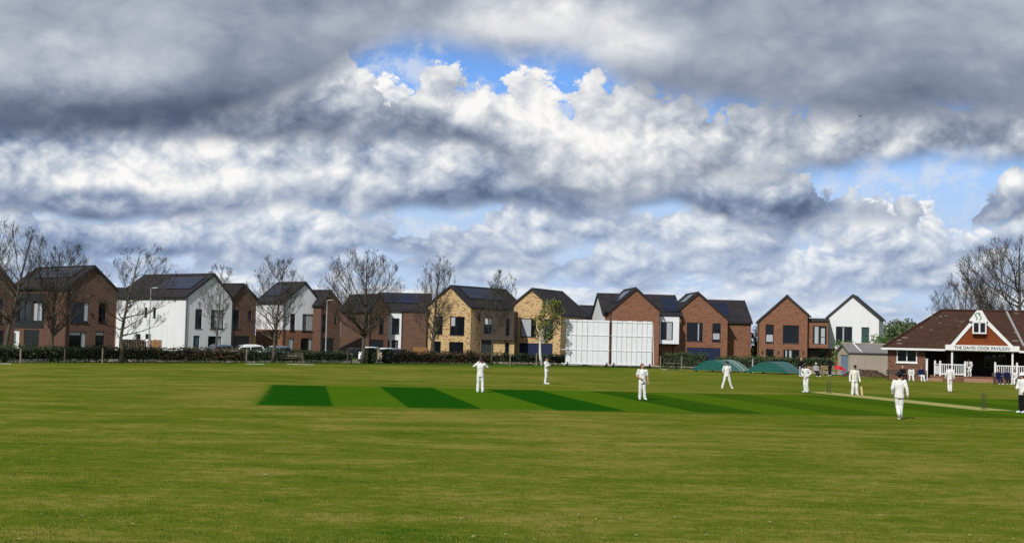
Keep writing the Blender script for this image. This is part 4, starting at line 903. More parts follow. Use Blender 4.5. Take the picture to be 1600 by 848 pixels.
# ------------------------------------------------------------------ boundary hedge in lengths
def hedge_pt(px):
    for (x0, y0), (x1, y1), p, q in zip(HL, HL[1:], HP, HP[1:]):
        if x0 <= px <= x1 or (px < 0 and x0 == 0):
            t = (px-x0)/(x1-x0); return gnd(px, y0+(y1-y0)*t)
    return gnd(px, HL[-1][1])
def leaves(mb, c, size, rnd, mi=0):
    d = Vector((rnd.gauss(0, 1), rnd.gauss(0, 1), rnd.gauss(0, 1))).normalized(); u = d.orthogonal().normalized(); v = d.cross(u); a = size*rnd.uniform(.6, 1.3); b = a*rnd.uniform(.5, .8)
    mb.add([c-u*a, c+v*b, c+u*a, c-v*b], [(0, 1, 2, 3)], mi)
def hedge(label, px0, px1, ztop, mats, seed, thick=1.1, z0=.22, dens=215, off=.2, bump=.12, share=.0, name='hedge', pts=None):
    rnd = random.Random(seed); A, B = pts or (hedge_pt(px0), hedge_pt(px1)); t = (B-A); L = t.length; t.normalize(); nn = Vector((-t.y, t.x, 0)); e = empty(name, A+nn*off, math.atan2(t.y, t.x), label, 'hedge', 'boundary hedge')
    top = lambda x: ztop*(1+bump*mnoise.noise(Vector((x*.6+seed*9, seed, 0)))+bump*.5*mnoise.noise(Vector((x*2.3, seed*3, 5))))
    k = max(4, int(L/.5)); rings = []; 
    for i in range(k+1):
        x = L*i/k; h = top(x)-.14; y0 = .16+.1*mnoise.noise(Vector((x, 2, seed)))
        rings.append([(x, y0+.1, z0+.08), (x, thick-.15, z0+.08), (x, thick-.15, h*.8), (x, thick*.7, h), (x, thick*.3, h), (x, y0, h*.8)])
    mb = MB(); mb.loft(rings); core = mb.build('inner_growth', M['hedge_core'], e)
    mb = MB()
    for i in range(int(L*ztop*dens)):
        x = rnd.uniform(-.05, L+.05); h = top(x); r_ = rnd.random()
        if r_ < .68: y = rnd.gauss(.08, .09); z = rnd.uniform(z0-.1, h)
        elif r_ < .9: y = rnd.uniform(0, thick); z = h-abs(rnd.gauss(0, .07))+.03
        else: y = rnd.uniform(0, thick); z = h+abs(rnd.gauss(0, .12))
        if mnoise.noise(Vector((x*1.6, z*2.2, seed*2.))) < -.32: continue
        leaves(mb, Vector((x, y, z)), .085, rnd, 1 if rnd.random() < share else 0)
    mb.build('foliage', [M[m] for m in mats], e, fix=False)
    mb = MB()
    for i in range(int(L*3.2)):
        x = rnd.uniform(0, L); y = rnd.uniform(.15, thick-.2); mb.tube([(x, y, 0), (x+rnd.gauss(0, .08), y, z0*.6), (x+rnd.gauss(0, .15), y+rnd.gauss(0, .1), z0+.3)], [.03, .025, .015], 4)
    tag(mb.build('stem', M['bark'], e), kind='stuff')
G_, B_, L_ = 'hedge_green', 'hedge_brown', 'hedge_light'
hedge('dark green hedge at the left edge of the photo', -30, 68, 1.28, (G_, L_), 1, share=.12)
hedge('dark green hedge below the large brown house at the left', 72, 172, 1.24, (G_, L_), 2, share=.1)
hedge('dark green and brown hedge in front of the wooden fence', 174, 262, 1.25, (G_, B_), 3, share=.4)
hedge('russet leafy hedge in front of the white solar-roofed house', 263, 386, 1.26, (B_, G_), 4, share=.35, z0=.12)
hedge('dark green hedge behind the left park bench', 388, 500, 1.2, (G_, L_), 5, share=.06, off=.9)
hedge('low dark green hedge behind the right park bench', 503, 560, 1.15, (G_, L_), 6, share=.06, off=.9)
hedge('low russet hedge between the parked white cars and the buff brick house', 618, 696, 1.22, (B_, G_), 7, share=.3, z0=.1, bump=.2)
hedge('russet hedge in front of the buff brick house', 697, 775, 1.22, (B_, G_), 8, share=.3, z0=.1, bump=.2)
hedge('patchy dark hedge in front of the brown brick link', 776, 806, 1.2, (G_, B_), 9, share=.3)
hedge('clipped dark green hedge in front of the navy garage behind the white birch', 808, 884, 1.22, (G_, L_), 10, share=.08, bump=.05)
hedge('dark green hedge right of the sight screens behind the picnic table', 1020, 1092, 1.7, (G_, L_), 11, share=.25, off=3.)
hedge('green hedge showing above the two pitch covers', 1094, 1186, 1.45, (G_, L_), 12, share=.4, off=5.)
hedge('green hedge behind the spectators, in front of the right brick house', 1187, 1310, 1.5, (G_, L_), 13, share=.35, off=0., pts=[Vector((*at(q, 560, w_).xy, 0)) for q, w_ in ((1187, 165), (1306, 171))])
def round_shrub(label, px, dy, w_, h_, seed):
    rnd = random.Random(seed); p = hedge_pt(px); e = empty('clipped_shrub', (p.x, p.y+dy, 0), 0, label, 'shrub', 'clipped shrubs by the parked white cars')
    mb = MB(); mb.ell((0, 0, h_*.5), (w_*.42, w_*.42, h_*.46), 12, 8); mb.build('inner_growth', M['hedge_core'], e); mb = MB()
    for i in range(900):
        d = Vector((rnd.gauss(0, 1), rnd.gauss(0, 1), rnd.gauss(0, 1))).normalized(); d = Vector((math.copysign(abs(d.x)**.7, d.x), math.copysign(abs(d.y)**.7, d.y), math.copysign(abs(d.z)**.6, d.z)))
        leaves(mb, Vector((d.x*w_*.44, d.y*w_*.44, h_*.5+d.z*h_*.47)), .08, rnd)
    mb.build('foliage', M['hedge_green'], e, fix=False)
round_shrub('dark clipped shrub hiding the middle of the nearer white car', 578, .3, 1.55, 1.7, 21)
round_shrub('green clipped shrub right of the nearer white car', 605, .3, 1.4, 1.6, 22)
# ------------------------------------------------------------------ bare spring trees
def bare_tree(label, px, dist, top, left, right, crown0, seed, limbs=15, mats=('bark', 'twig'), buds=0, name='bare_tree', bud='bud', rise=.55, trunk=.017, twr=.0095, bend=0., budsize=.05, group='bare trees along the boundary', up_=1.1, sweep=.11, dens=1., base_py=562):
    """top=(px,py), left/right crown limits (px), crown0 = py where the crown begins"""
    rnd = random.Random(seed); b = at(px, base_py, dist); b.z = 0; pl = Plane(b, 0); H = pl(*top)[1]; lx = pl(top[0], top[1])[0]; xl = pl(left, (top[1]+crown0)/2)[0]; xr = pl(right, (top[1]+crown0)/2)[0]; zc = pl(px, crown0)[1]
    e = empty(name, b, 0, label, 'tree', group); T = []; W = []
    R0 = H*trunk; half = (xr-xl)/2; xm = (xl+xr)/2
    def path(p, d, L, r, nseg, jit, up, r1):
        pts = [p.copy()]; rad = [r]; 
        for i in range(nseg):
            d = (d+Vector((rnd.gauss(0, jit), rnd.gauss(0, jit), rnd.gauss(0, jit)+up))).normalized(); p = p+d*(L/nseg); pts.append(p.copy()); rad.append(r+(r1-r)*(i+1)/nseg)
        return pts, rad, d
    # leader
    n = 9; lead = []; 
    for i in range(n+1):
        t = i/n; lead.append(Vector((lx*t**1.3+rnd.gauss(0, .014)*(t > .1)+bend*math.sin(t*math.pi)*(1-t), rnd.gauss(0, .03)*(t > .1), H*.93*t)))
    lr = [R0*(1.35 if i == 0 else (1-.93*(i/n))**.9) for i in range(n+1)]; T.append((lead, lr))
    def along(t):
        f = t*n; i = min(int(f), n-1); return lead[i].lerp(lead[i+1], f-i), lr[i]+(lr[i+1]-lr[i])*(f-i)
    tips = []; zb = zc*.92; xo = xm-(along(min(.99, (zb+H)/2/H))[0].x)
    def axis(z): c, _ = along(min(.999, max(0., z/(H*.93)))); k = min(1, max(0, (z-zb*.6)/(zb*.6+.5))); return Vector((c.x+xo*k, c.y, z))
    def env(v):
        if v <= 0: return .30
        return .30+.70*min(1., v/.34)**.75 if v < .34 else max(.03, 1-((v-.34)/.68)**2)**.62
    def inside(p, tol=1.04):
        v = (p.z-zb)/(H-zb); c = axis(p.z); return v < 1.02 and (Vector((p.x-c.x, p.y-c.y)).length < tol*half*env(v))
    def sub(pts, rad, L, lvl):
        k = {1: max(4, int(10*dens*min(1, L/half))), 2: int(5*dens), 3: 3}[lvl]
        for j in range(k):
            t = rnd.uniform(.22, 1.); f = t*(len(pts)-1); i = min(int(f), len(pts)-2); p = pts[i].lerp(pts[i+1], f-i); d = (pts[i+1]-pts[i]).normalized()
            sd = Vector((rnd.gauss(0, 1), rnd.gauss(0, 1), rnd.gauss(0, .5)+up_)); sd = (sd-d*sd.dot(d)).normalized(); a = rnd.uniform(.35, .85); dd = (d*math.cos(a)+sd*math.sin(a)).normalized()
            l2 = (L*rnd.uniform(.34, .62)*(1-.3*t) if lvl < 3 else L*rnd.uniform(.45, .85))
            for _ in range(3):
                if inside(p+dd*l2+Vector((0, 0, l2*.12))): break
                l2 *= .62
            r2 = max(twr, (rad[i]+(rad[i+1]-rad[i])*(f-i))*rnd.uniform(.40, .58)); q, rr, _ = path(p, dd, l2, r2, 3 if lvl < 3 else 2, .07, .10, max(twr*.62, r2*.35))
            W.append((q, rr)); tips.append(q[-1])
            if lvl < 3: sub(q, rr, l2, lvl+1)
    nl = int(limbs*1.25)
    for j in range(nl):
        v = .02+.93*((j+rnd.uniform(0, .9))/nl)**.95; az = j*2.4+rnd.uniform(-.4, .4); zt = zb+(H-zb)*v; rd = half*env(v)*rnd.uniform(.82, 1.0); c = axis(zt); tp = c+Vector((math.cos(az)*rd, math.sin(az)*rd, 0))
        el = rise+.35*v+rnd.uniform(-.1, .15); z0 = max(zb*rnd.uniform(.62, .80), zt-rd*math.tan(min(1.25, el))); z0 = min(z0, H*.86, zt-.05*H); p, r = along(z0/(H*.93))
        out = Vector((tp.x-p.x, tp.y-p.y, 0)); mid = p+out*rnd.uniform(.50, .66)+Vector((0, 0, (zt-z0)*rnd.uniform(.34, .46)+(sweep-.08)*-1.5))
        q = []; n_ = 7
        for i in range(n_+1):
            t = i/n_; q.append(p*(1-t)**2+mid*2*t*(1-t)+tp*t*t+Vector((rnd.gauss(0, .03), rnd.gauss(0, .03), rnd.gauss(0, .03)))*half*.5*(0 < i))
        L = (tp-p).length; r1 = max(twr*1.8, min(r*.7, R0*.42)*rnd.uniform(.7, 1.)*min(1, L/half+.2)); rr = [r1+(twr*.9-r1)*(i/n_)**.8 for i in range(n_+1)]
        (T if r1 > .05 else W).append((q, rr)); sub(q, rr, L, 1)
    sub(lead[6:], lr[6:], H*.16, 1)
    xs_ = sorted(p.x for q, _ in W for p in q); a, z = xs_[int(len(xs_)*.008)], xs_[int(len(xs_)*.992)]; zs_ = sorted(p.z for q, _ in W for p in q); hz = zs_[int(len(zs_)*.998)]
    s_ = (xr-xl)/(z-a); o_ = xl-a*s_
    def fix(p):
        k = min(1, max(0, (p.z-zc*.5)/max(.1, zc*.6)))
        return Vector((p.x*(1-k)+(p.x*s_+o_)*k, p.y*(1+(s_-1)*k), (zc+(p.z-zc)*(H-zc)/max(.5, hz-zc)) if p.z > zc else p.z))
    mb = MB()
    for q, r in T: mb.tube([fix(p) for p in q], r, 8)
    mb.build('trunk', M[mats[0]], e, smooth=True)
    mb = MB()
    for q, r in W: mb.tube([fix(p) for p in q], r, 3 if r[0] < .03 else 5, cap=False)
    cr = mb.build('crown', M[mats[1]], e, fix=False)
    if buds:
        mb = MB()
        for i in range(buds):
            p = fix(rnd.choice(tips)); leaves(mb, p+Vector((rnd.gauss(0, .07), rnd.gauss(0, .07), rnd.gauss(0, .07))), budsize, rnd)
        tag(mb.build('leaves' if name != 'bare_tree' else 'buds', M[bud], cr, fix=False), kind='stuff')
    return e
bare_tree('bare tree with a leaning trunk at the left edge of the photo', 6, 117, (46, 347), -60, 70, 470, 31, 17, rise=.75, buds=120)
bare_tree('slim budding tree with upswept branches in front of the large brown house', 80, 120, (95, 377), 58, 138, 505, 32, 18, rise=.95, trunk=.015, buds=520)
bare_tree('bare tree spreading to the right in front of the white solar-roofed house', 189, 124, (222, 381), 150, 275, 528, 33, 18, sweep=.06, up_=.7, rise=.35, buds=80)
bare_tree('thin bare sapling in front of the white gable', 336, 152, (346, 411), 312, 366, 515, 34, 12, rise=.7, trunk=.012, base_py=556)
bare_tree('bare upright tree in front of the white-topped house', 427, 141, (444, 399), 383, 474, 520, 35, 18, rise=.7, buds=150)
bare_tree('broad round-headed bare tree with several stems', 567, 149, (572, 387), 501, 627, 505, 36, 24, rise=.7, buds=260, dens=1.15)
bare_tree('bare tree at the left corner of the buff brick house', 674, 158, (686, 399), 645, 712, 520, 37, 16, rise=.9, trunk=.018)
bare_tree('thin bare tree in front of the brown brick link', 768, 160, (777, 421), 748, 806, 505, 38, 13, rise=.85, trunk=.011, buds=60)
bare_tree('young birch with a white curved trunk and yellow-green leaves', 846, 163, (856, 467), 836, 880, 533, 39, 16, ('birch', 'twig'), 3200, 'birch_tree', 'birchleaf', rise=.55, trunk=.022, bend=-.5, budsize=.085, group='leafing trees', sweep=.2, base_py=571)
bare_tree('big dark bare tree standing behind the pavilion roof', 1592, 165, (1592, 369), 1500, 1690, 505, 40, 26, rise=.45, trunk=.022, twr=.014, dens=1.25, base_py=580, group='bare trees behind the pavilion')
bare_tree('smaller bare tree behind the left slope of the pavilion roof', 1508, 180, (1512, 433), 1460, 1560, 520, 41, 20, rise=.55, dens=1.1, base_py=578, group='bare trees behind the pavilion')
bare_tree('thin bare tree top far behind between the buff house and the sight screens', 888, 235, (888, 474), 872, 902, 505, 42, 10, rise=.8, base_py=568, group='bare trees far behind')
# leafy shrubs and the far wood
def shrub(label, px, py, dist, w_, h_, z0, mt, seed, n=1200, size=.12, core=True):
    rnd = random.Random(seed); b = at(px, py, dist); e = empty('shrub', (b.x, b.y, 0), 0, label, 'shrub', 'leafy shrubs'); mb = MB(); lob = [(rnd.uniform(-.35, .35)*w_, rnd.uniform(-.3, .3)*w_, z0+h_*rnd.uniform(.35, .72), rnd.uniform(.22, .36)) for _ in range(6)]
    for i in range(n):
        c = lob[rnd.randrange(6)]; d = Vector((rnd.gauss(0, 1), rnd.gauss(0, 1), rnd.gauss(0, 1))).normalized()*rnd.uniform(.75, 1.08)
        leaves(mb, Vector((c[0]+d.x*w_*c[3], c[1]+d.y*w_*c[3], max(.05, c[2]+d.z*h_*c[3]))), size, rnd)
    mb.build('foliage', M[mt], e, fix=False); mb = MB()
    for c in lob: mb.tube([(0, 0, 0), (c[0]*.4, c[1]*.4, c[2]*.5), (c[0], c[1], c[2])], [.06, .045, .02], 5)
    tag(mb.build('stem', M['bark'], e), kind='stuff')
shrub('bright green shrub behind the left end of the concrete garage', 1322, 540, 163, 3.2, 3.4, .4, 'leaf_bright', 51)
shrub('bright green shrub behind the concrete garage, beside the white gabled house', 1361, 540, 166, 3.4, 4.3, .3, 'leaf_bright', 52)
shrub('tall green bush in the gap between the two right brick houses', 1179, 550, 192, 2.2, 6.2, .2, 'hedge_light', 53)
shrub('dark green bush between the garage and the pavilion', 1381, 545, 170, 3.6, 4.2, .2, 'hedge_light', 54)
# far wooded bank at the right: one mass of trees on a low hill
def far_wood():
    rnd = random.Random(77); base = at(1420, 545, 420); e = None; mb = MB(); hb = MB()
    s = 420/FPX; prof = [(1180, 540), (1300, 530), (1366, 516), (1385, 503), (1405, 499), (1425, 500), (1440, 504), (1460, 512), (1520, 520), (1640, 520)]
    rows = []
    for d in (400, 440, 490):
        row = []
        for px, py in prof: p = at(px, py, d); row.append((p.x, p.y, max(.2, p.z-6.5+(d > 450)*1.5)))
        rows.append(row)
    fr = [(x, y-30, -.5) for x, y, z in rows[0]]
    rr = [fr]+rows+[[(x*1.2, y+150, -.5) for x, y, z in rows[-1]]]
    for r0, r1 in zip(rr, rr[1:]):
        for i in range(len(r0)-1): hb.quad(r0[i], r0[i+1], r1[i+1], r1[i])
    tag(hb.build('hill', plain('hill_grass', (.04, .065, .015), .95, .4, .05), smooth=True), kind='structure')
    for k in range(260):
        j = rnd.choice((0, 0, 1, 1, 2)); px = rnd.uniform(1190, 1640); row = rows[j]
        for a, b, (pa, _), (pb, _) in zip(row, row[1:], prof, prof[1:]):
            if pa <= px <= pb:
                t = (px-pa)/(pb-pa); c = Vector(a).lerp(Vector(b), t)
                w_ = rnd.uniform(2.2, 4.5); h_ = rnd.uniform(2.5, 4.2)
                for i in range(150):
                    d = Vector((rnd.gauss(0, 1), rnd.gauss(0, 1), rnd.gauss(0, 1))).normalized()*rnd.uniform(.7, 1.1); leaves(mb, c+Vector((d.x*w_, d.y*w_, h_*.4+d.z*h_)), .42, rnd)
    tag(mb.build('distant_wood', M['wood_leaf'], fix=False), 'distant green wood on the low hill between the white gabled house and the pavilion', 'wood', kind='stuff')
far_wood()
# ------------------------------------------------------------------ fences, lamps, benches, small things
def board_fence(label, pa, pb, dist, ztop, mt='wood', bw=.15):
    A, B = at(*pa, dist), at(*pb, dist); A.z = B.z = 0; t = B-A; L = t.length; e = empty('wooden_fence', A, math.atan2(t.y, t.x), label, 'fence', 'wooden garden fences'); k = int(L/bw); mb = MB(); rnd = random.Random(int(pa[0]))
    for i in range(k): mb.box(L*i/k, L*(i+1)/k-.012, (i % 2)*.018, (i % 2)*.018+.02, .05, ztop+rnd.uniform(-.02, .02))
    mb.build('board_panel', M[mt], e)
    for z in (.4, ztop-.4): mb = MB(); mb.box(0, L, .045, .09, z, z+.08); mb.build('rail', M[mt], e)
    for i in range(int(L/2)+1): mb = MB(); x = min(L-.05, i*2.); mb.box(x-.05, x+.05, .095, .19, 0, ztop+.06); mb.build('post', M[mt], e)
board_fence('orange brown board fence beside the white solar-roofed house', (186, 545), (252.5, 545), 163, 1.85)
board_fence('short orange brown board fence beside the buff brick house', (646, 545), (667, 545), 181, 1.65)
def lamp(label, px, pyb, pyt, dist, arm):
    p = at(px, pyb, dist); z = at(px, pyt, dist).z; e = empty('street_lamp', (p.x, p.y, 0), 0, label, 'street lamp', 'grey street lamps behind the hedge')
    mb = MB(); mb.tube([(0, 0, 0), (0, 0, 1.3), (0, 0, 1.32), (0, 0, z)], [.10, .10, .065, .045], 8); mb.build('column', M['steel'], e)
    mb = MB(); mb.tube([(0, 0, z-.05), (arm*.3, 0, z+.02), (arm, 0, z+.04)], .035, 6); mb.build('arm', M['steel'], e)
    mb = MB(); mb.box(min(arm*.5, arm*1.25), max(arm*.5, arm*1.25), -.12, .12, z+.0, z+.10); l = mb.build('lamp_head', M['steel'], e); mb = MB(); mb.box(min(arm*.6, arm*1.15), max(arm*.6, arm*1.15), -.09, .09, z-.025, z-.003); mb.build('lens', M['lampglass'], l)
lamp('grey street lamp standing in front of the white solar-roofed house', 232.5, 543, 450, 142, .55)
lamp('grey street lamp right of the white-topped house', 508.5, 560, 469, 152, .6)
def bollard(label, px, dist, z, mt, r=.055, cat='post', grp='slim posts along the hedge', ball=False):
    p = at(px, 560, dist); e = empty('post', (p.x, p.y, 0), 0, label, cat, grp); mb = MB(); mb.box(-r, r, -r, r, 0, z) if not ball else mb.tube([(0, 0, 0), (0, 0, z)], r, 8); mb.build('shaft', M[mt], e)
    mb = MB()
    if ball: mb.ell((0, 0, z+.13), (.17, .17, .17), 10, 8); mb.build('globe', M['white'], e)
    else: mb.box(-r*1.25, r*1.25, -r*1.25, r*1.25, z+.002, z+.03); mb.build('post_cap', M[mt], e)
bollard('pale post with a round white top in front of the orange brown fence', 229, 140, 1.75, 'white_old', .075, 'post', None, True)
for px, d_, z, lab, mt in ((32, 114, 1.15, 'slim weathered post in the hedge left of the slim budding tree', 'wood_grey'), (101, 119, 1.2, 'dark square post in the hedge just right of the slim budding tree', 'wood_dark'), (160, 123, 1.25, 'thin weathered post in the hedge left of the spreading bare tree', 'wood_grey'),
        (385, 138, 1.3, 'thin weathered post at the right end of the russet hedge by the white car', 'wood_grey'), (543, 147, 1.35, 'dark post behind the right end of the right park bench', 'wood_dark'), (838, 162, 1.4, 'weathered post left of the white birch trunk', 'wood_grey'),
        (797, 160, 1.3, 'thin weathered post in the patchy hedge by the brown brick link', 'wood_grey'), (1032, 158, 1.45, 'grey post right of the sight screens, left of the picnic table', 'wood_grey'), (1065, 155, 1.5, 'grey post right of the picnic table', 'wood_grey'), (1176, 152, 1.45, 'thin grey post between the two green covers', 'steel')):
    bollard(lab, px, d_, z, mt)
def bench(label, p, ang, L, mt, name='park_bench', seat_h=.45, group='benches', slats=3):
    e = empty(name, p, ang, label, 'bench', group); D = .45
    mb = MB()
    for k in range(slats): mb.box(0, L, .03+k*D/slats, .03+(k+.82)*D/slats, seat_h-.04, seat_h)
    mb.build('seat', M[mt], e)
    mb = MB()
    for k in range(3): mb.box(0, L, D+.05, D+.085, seat_h+.12+k*.15, seat_h+.23+k*.15)
    mb.build('backrest', M[mt], e)
    for x in (.12, L-.18):
        mb = MB(); mb.box(x, x+.07, 0, .07, 0, seat_h-.042); mb.build('leg', M[mt], e)
        mb = MB(); mb.tube([(x+.035, D, 0), (x+.035, D+.01, seat_h), (x+.035, D+.12, seat_h+.55)], .04, 4); mb.build('leg', M[mt], e)
        mb = MB(); mb.box(x, x+.07, -.02, D+.04, seat_h+.2, seat_h+.25); mb.box(x, x+.07, 0, .06, seat_h+.002, seat_h+.198); mb.build('armrest', M[mt], e)
    return e
def hb(px, d): p = at(px, 562, d); return Vector((p.x, p.y, 0))
bench('dark wooden park bench under the bare upright tree, left of the street lamp', hb(438, 142), R(22), 2.4, 'wood_grey', seat_h=.5)
bench('dark wooden park bench just right of the street lamp by the hedge', hb(512, 149), R(20), 2.7, 'wood_grey', seat_h=.5)
# picnic table by the sight screen
p = hb(1041, 156); e = empty('picnic_table', p, R(6), 'dark picnic table with attached benches right of the sight screens', 'picnic table')
mb = MB()
for k in range(5): mb.box(0, 1.7, .4+k*.15, .53+k*.15, .72, .76)
mb.build('tabletop', M['wood_grey'], e)
for y in (0, 1.3): mb = MB(); mb.box(0, 1.7, y, y+.24, .42, .46); mb.build('seat', M['wood_dark'], e)
for x in (.2, 1.42):
    for y0, y1 in ((.05, .55), (1.5, 1.0)): mb = MB(); mb.tube([(x, y0, 0), (x, y1, .71)], .045, 4); mb.build('leg', M['wood_dark'], e)
    mb = MB(); mb.box(x+.05, x+.1, .02, 1.5, .36, .416); mb.build('brace', M['wood_dark'], e)
# spectators' benches
SB = gnd(1284, 586); bench('pale weathered bench near the concrete garage with a red sheet over its end', SB, R(4), 1.75, 'wood_pale', 'garden_bench', .45)
rnd = random.Random(5); e = empty('red_sheet', SB+Vector((1.45, .1, 0)), R(4), 'crumpled bright red sheet thrown over the right end of the pale bench', 'sheet'); mb = MB(); nx, ny = 16, 8
vs_ = []
for j in range(ny+1):
    for i in range(nx+1):
        u, v = i/nx, j/ny; x = u*1.05; z = 1.0-.42*max(0, u-.45)**1.2*1.3+.22*mnoise.noise(Vector((u*5, v*4, 2)))-.5*abs(v-.5)**2-.5*max(0, .45-v); vs_.append((x, v*.75, z))
mb.add(vs_, [(j*(nx+1)+i, j*(nx+1)+i+1, (j+1)*(nx+1)+i+1, (j+1)*(nx+1)+i) for j in range(ny) for i in range(nx)]); sh = mb.build('sheet_cloth', M['red_sheet'], e, fix=False)
m_ = sh.modifiers.new('thickness', 'SOLIDIFY'); m_.thickness = .03
# soil heap along the garage
A, B = gnd(1316, 588), gnd(1388, 590); e = empty('soil_heap', A, math.atan2(B.y-A.y, B.x-A.x), 'long brown heap of soil and dead leaves along the concrete garage', 'heap'); L = (B-A).length; nx, ny = 60, 14; vs_ = []
for j in range(ny+1):
    for i in range(nx+1):
        u, v = i/nx, j/ny; pr = math.sin(math.pi*v)**.8*min(1, 4*u, 4*(1-u)); vs_.append((u*L+.05*rnd.gauss(0, 1), v*2.0, max(-.02, pr*(.62+.28*mnoise.noise(Vector((u*9, v*3, 1)))+.22*mnoise.noise(Vector((u*30, v*8, 4)))))))
mb = MB(); mb.add(vs_, [(j*(nx+1)+i, j*(nx+1)+i+1, (j+1)*(nx+1)+i+1, (j+1)*(nx+1)+i) for j in range(ny) for i in range(nx)]); mb.build('soil', M['soil'], e, fix=False); mb = MB()
for i in range(500): u, v = rnd.random(), rnd.random()**1.3; leaves(mb, Vector((u*L, v*1.6, .1+.6*math.sin(math.pi*v)**.8*min(1, 4*u, 4*(1-u)))), .08, rnd)
mb.build('dead_leaves', M['hedge_brown'], e, fix=False)
# white line markers lying along the boundary
for i, (px, w_, py) in enumerate(((6, 1.2, 568.5), (399, 1.7, 569), (470, 2.6, 569.5), (1046, 1.6, 577.5))):
    p = gnd(px, py); lab = ['short white boundary rope piece at the left edge of the grass', 'white boundary rope piece near the russet hedge end', 'longest white boundary rope piece, in the grass before the left park bench', 'white boundary rope piece by the picnic table'][i]
    mb = MB(); mb.tube([(-w_/2+w_*k/10, .25*mnoise.noise(Vector((k*.7, i, 0))), .025) for k in range(11)], .03, 6); o = mb.build('boundary_rope', M['white_old'], None, smooth=True); o.location = p; o.data.materials[0] = M['rope']; tag(o, lab, 'rope', 'boundary rope pieces')
# parked cars
def car(label, px, dist, ang, paint, L=4.3, H=1.65, group='parked cars behind the hedge', van=False):
    p = at(px, 560, dist); e = empty('parked_car', (p.x, p.y, 0), ang, label, 'car', group); Wd = 1.8; k = H/1.65
    lowr = [(-L/2, .35), (-L/2+.05, .75), (-L/2+.18, .92*k), (-L*.27, 1.0*k), (L*.40, 1.02*k), (L/2-.04, .9*k), (L/2, .45), (L/2-.1, .28), (-L/2+.1, .28)]
    roofp = [(-L*.27, 1.0*k), (-L*.12, 1.52*k), (0, 1.63*k), (L*.22, 1.63*k), (L*.38, 1.50*k), (L*.45, 1.02*k)] if not van else [(-L*.34, 1.*k), (-L*.2, 1.55*k), (-.1*L, 1.64*k), (L*.3, 1.65*k), (L*.46, 1.58*k), (L*.49, 1.02*k)]
    mb = MB(); n = len(lowr); rings = []
    for y, s_, zo in ((-Wd/2, .97, 0), (-Wd/2+.08, 1., 0), (Wd/2-.08, 1., 0), (Wd/2, .97, 0)): rings.append([(x*s_, y, (z-.6)*(.94 if s_ < 1 else 1)+.6) for x, z in lowr])
    mb.loft(rings)
    rings = []
    for y, ins in ((-Wd/2+.16, .06), (-Wd/2+.24, 0), (Wd/2-.24, 0), (Wd/2-.16, .06)): rings.append([(x*.98, y*(1 if z < 1.1*k else .93), z-ins*(z > 1.1*k)-.01) for x, z in roofp])
    mb.loft(rings)
    for m_x in (-L*.24,): mb.ell((m_x, -Wd/2-.08, 1.02*k), (.07, .1, .07), 8, 6); mb.ell((m_x, Wd/2+.08, 1.02*k), (.07, .1, .07), 8, 6)
    body = mb.build('body', M[paint], e)
    c = Vector((sum(x for x, z in roofp)/len(roofp), 0, 1.3*k))
    xa, xb = roofp[0][0], roofp[-1][0]
    for sy in (-1, 1):
        for u0, u1 in ((.12, .46), (.50, .90)):
            mb = MB(); y0 = sy*(Wd/2-.155); y1 = sy*(Wd/2-.235)
            x0 = xa+(xb-xa)*u0; x1 = xa+(xb-xa)*u1; sl0 = .28 if u0 < .2 else 0; sl1 = -.12 if u1 > .6 else 0
            mb.loft([[(x0, y0+sy*.012, 1.05*k), (x1, y0+sy*.012, 1.05*k), (x1+sl1, y1+sy*.012, 1.50*k), (x0+sl0, y1+sy*.012, 1.50*k)], [(x0, y0-sy*.05, 1.05*k), (x1, y0-sy*.05, 1.05*k), (x1+sl1, y1-sy*.05, 1.50*k), (x0+sl0, y1-sy*.05, 1.50*k)]]); mb.build('side_window', M['car_glass'], e)
    for (xA, zA), (xB, zB), nm in ((roofp[0], roofp[1], 'windscreen'), (roofp[-1], roofp[-2], 'rear_window')):
        dx_, dz_ = xB-xA, zB-zA; nl = math.hypot(dx_, dz_); ox, oz = (-dz_/nl*.02, dx_/nl*.02) if nm == 'windscreen' else (dz_/nl*.02, -dx_/nl*.02)
        if nm == 'rear_window': ox = abs(ox); oz = abs(oz)
        else: ox = -abs(ox); oz = abs(oz)
        q = [(xA*.98+dx_*.1, -Wd/2+.27, zA+dz_*.1), (xA*.98+dx_*.1, Wd/2-.27, zA+dz_*.1), (xA*.98+dx_*.9, Wd/2-.33, zA+dz_*.9), (xA*.98+dx_*.9, -Wd/2+.33, zA+dz_*.9)]
        mb = MB(); mb.loft([[(x-ox, y, z-oz) for x, y, z in q], [(x+ox, y, z+oz) for x, y, z in q]]); mb.build(nm, M['car_glass'], e)
    for x in (-L*.31, L*.30):
        for sy in (-1, 1):
            mb = MB(); mb.cyl((x, sy*(Wd/2-.18), .32), (x, sy*(Wd/2+.02), .32), .32, 18); wl = mb.build('wheel', M['tyre'], e)
            mb = MB(); mb.cyl((x, sy*(Wd/2+.021), .32), (x, sy*(Wd/2+.04), .32), .21, 14); mb.build('rim', M['chrome'], wl)
    for sy in (-1, 1):
        mb = MB(); mb.ell((-L/2+.12, sy*.62, .74), (.1, .2, .1), 8, 6); mb.build('headlight', M['lampglass'], e)
        mb = MB(); mb.ell((L/2-.09, sy*.7, .85), (.09, .13, .14), 8, 6); mb.build('tail_light', M['redlamp'], e)
    for x, nm in ((-L/2-.02, 'number_plate'), (L/2, 'number_plate')): mb = MB(); mb.box(x, x+.025, -.26, .26, .46, .57); mb.build(nm, M['white'], e)
car('white car seen over the russet hedge beside the white gable', 383, 152, R(28), 'car_white', 4.5, 1.72)
car('blue grey car behind the trunk of the bare upright tree', 428, 156, R(28), 'car_grey', 4.2, 1.62)
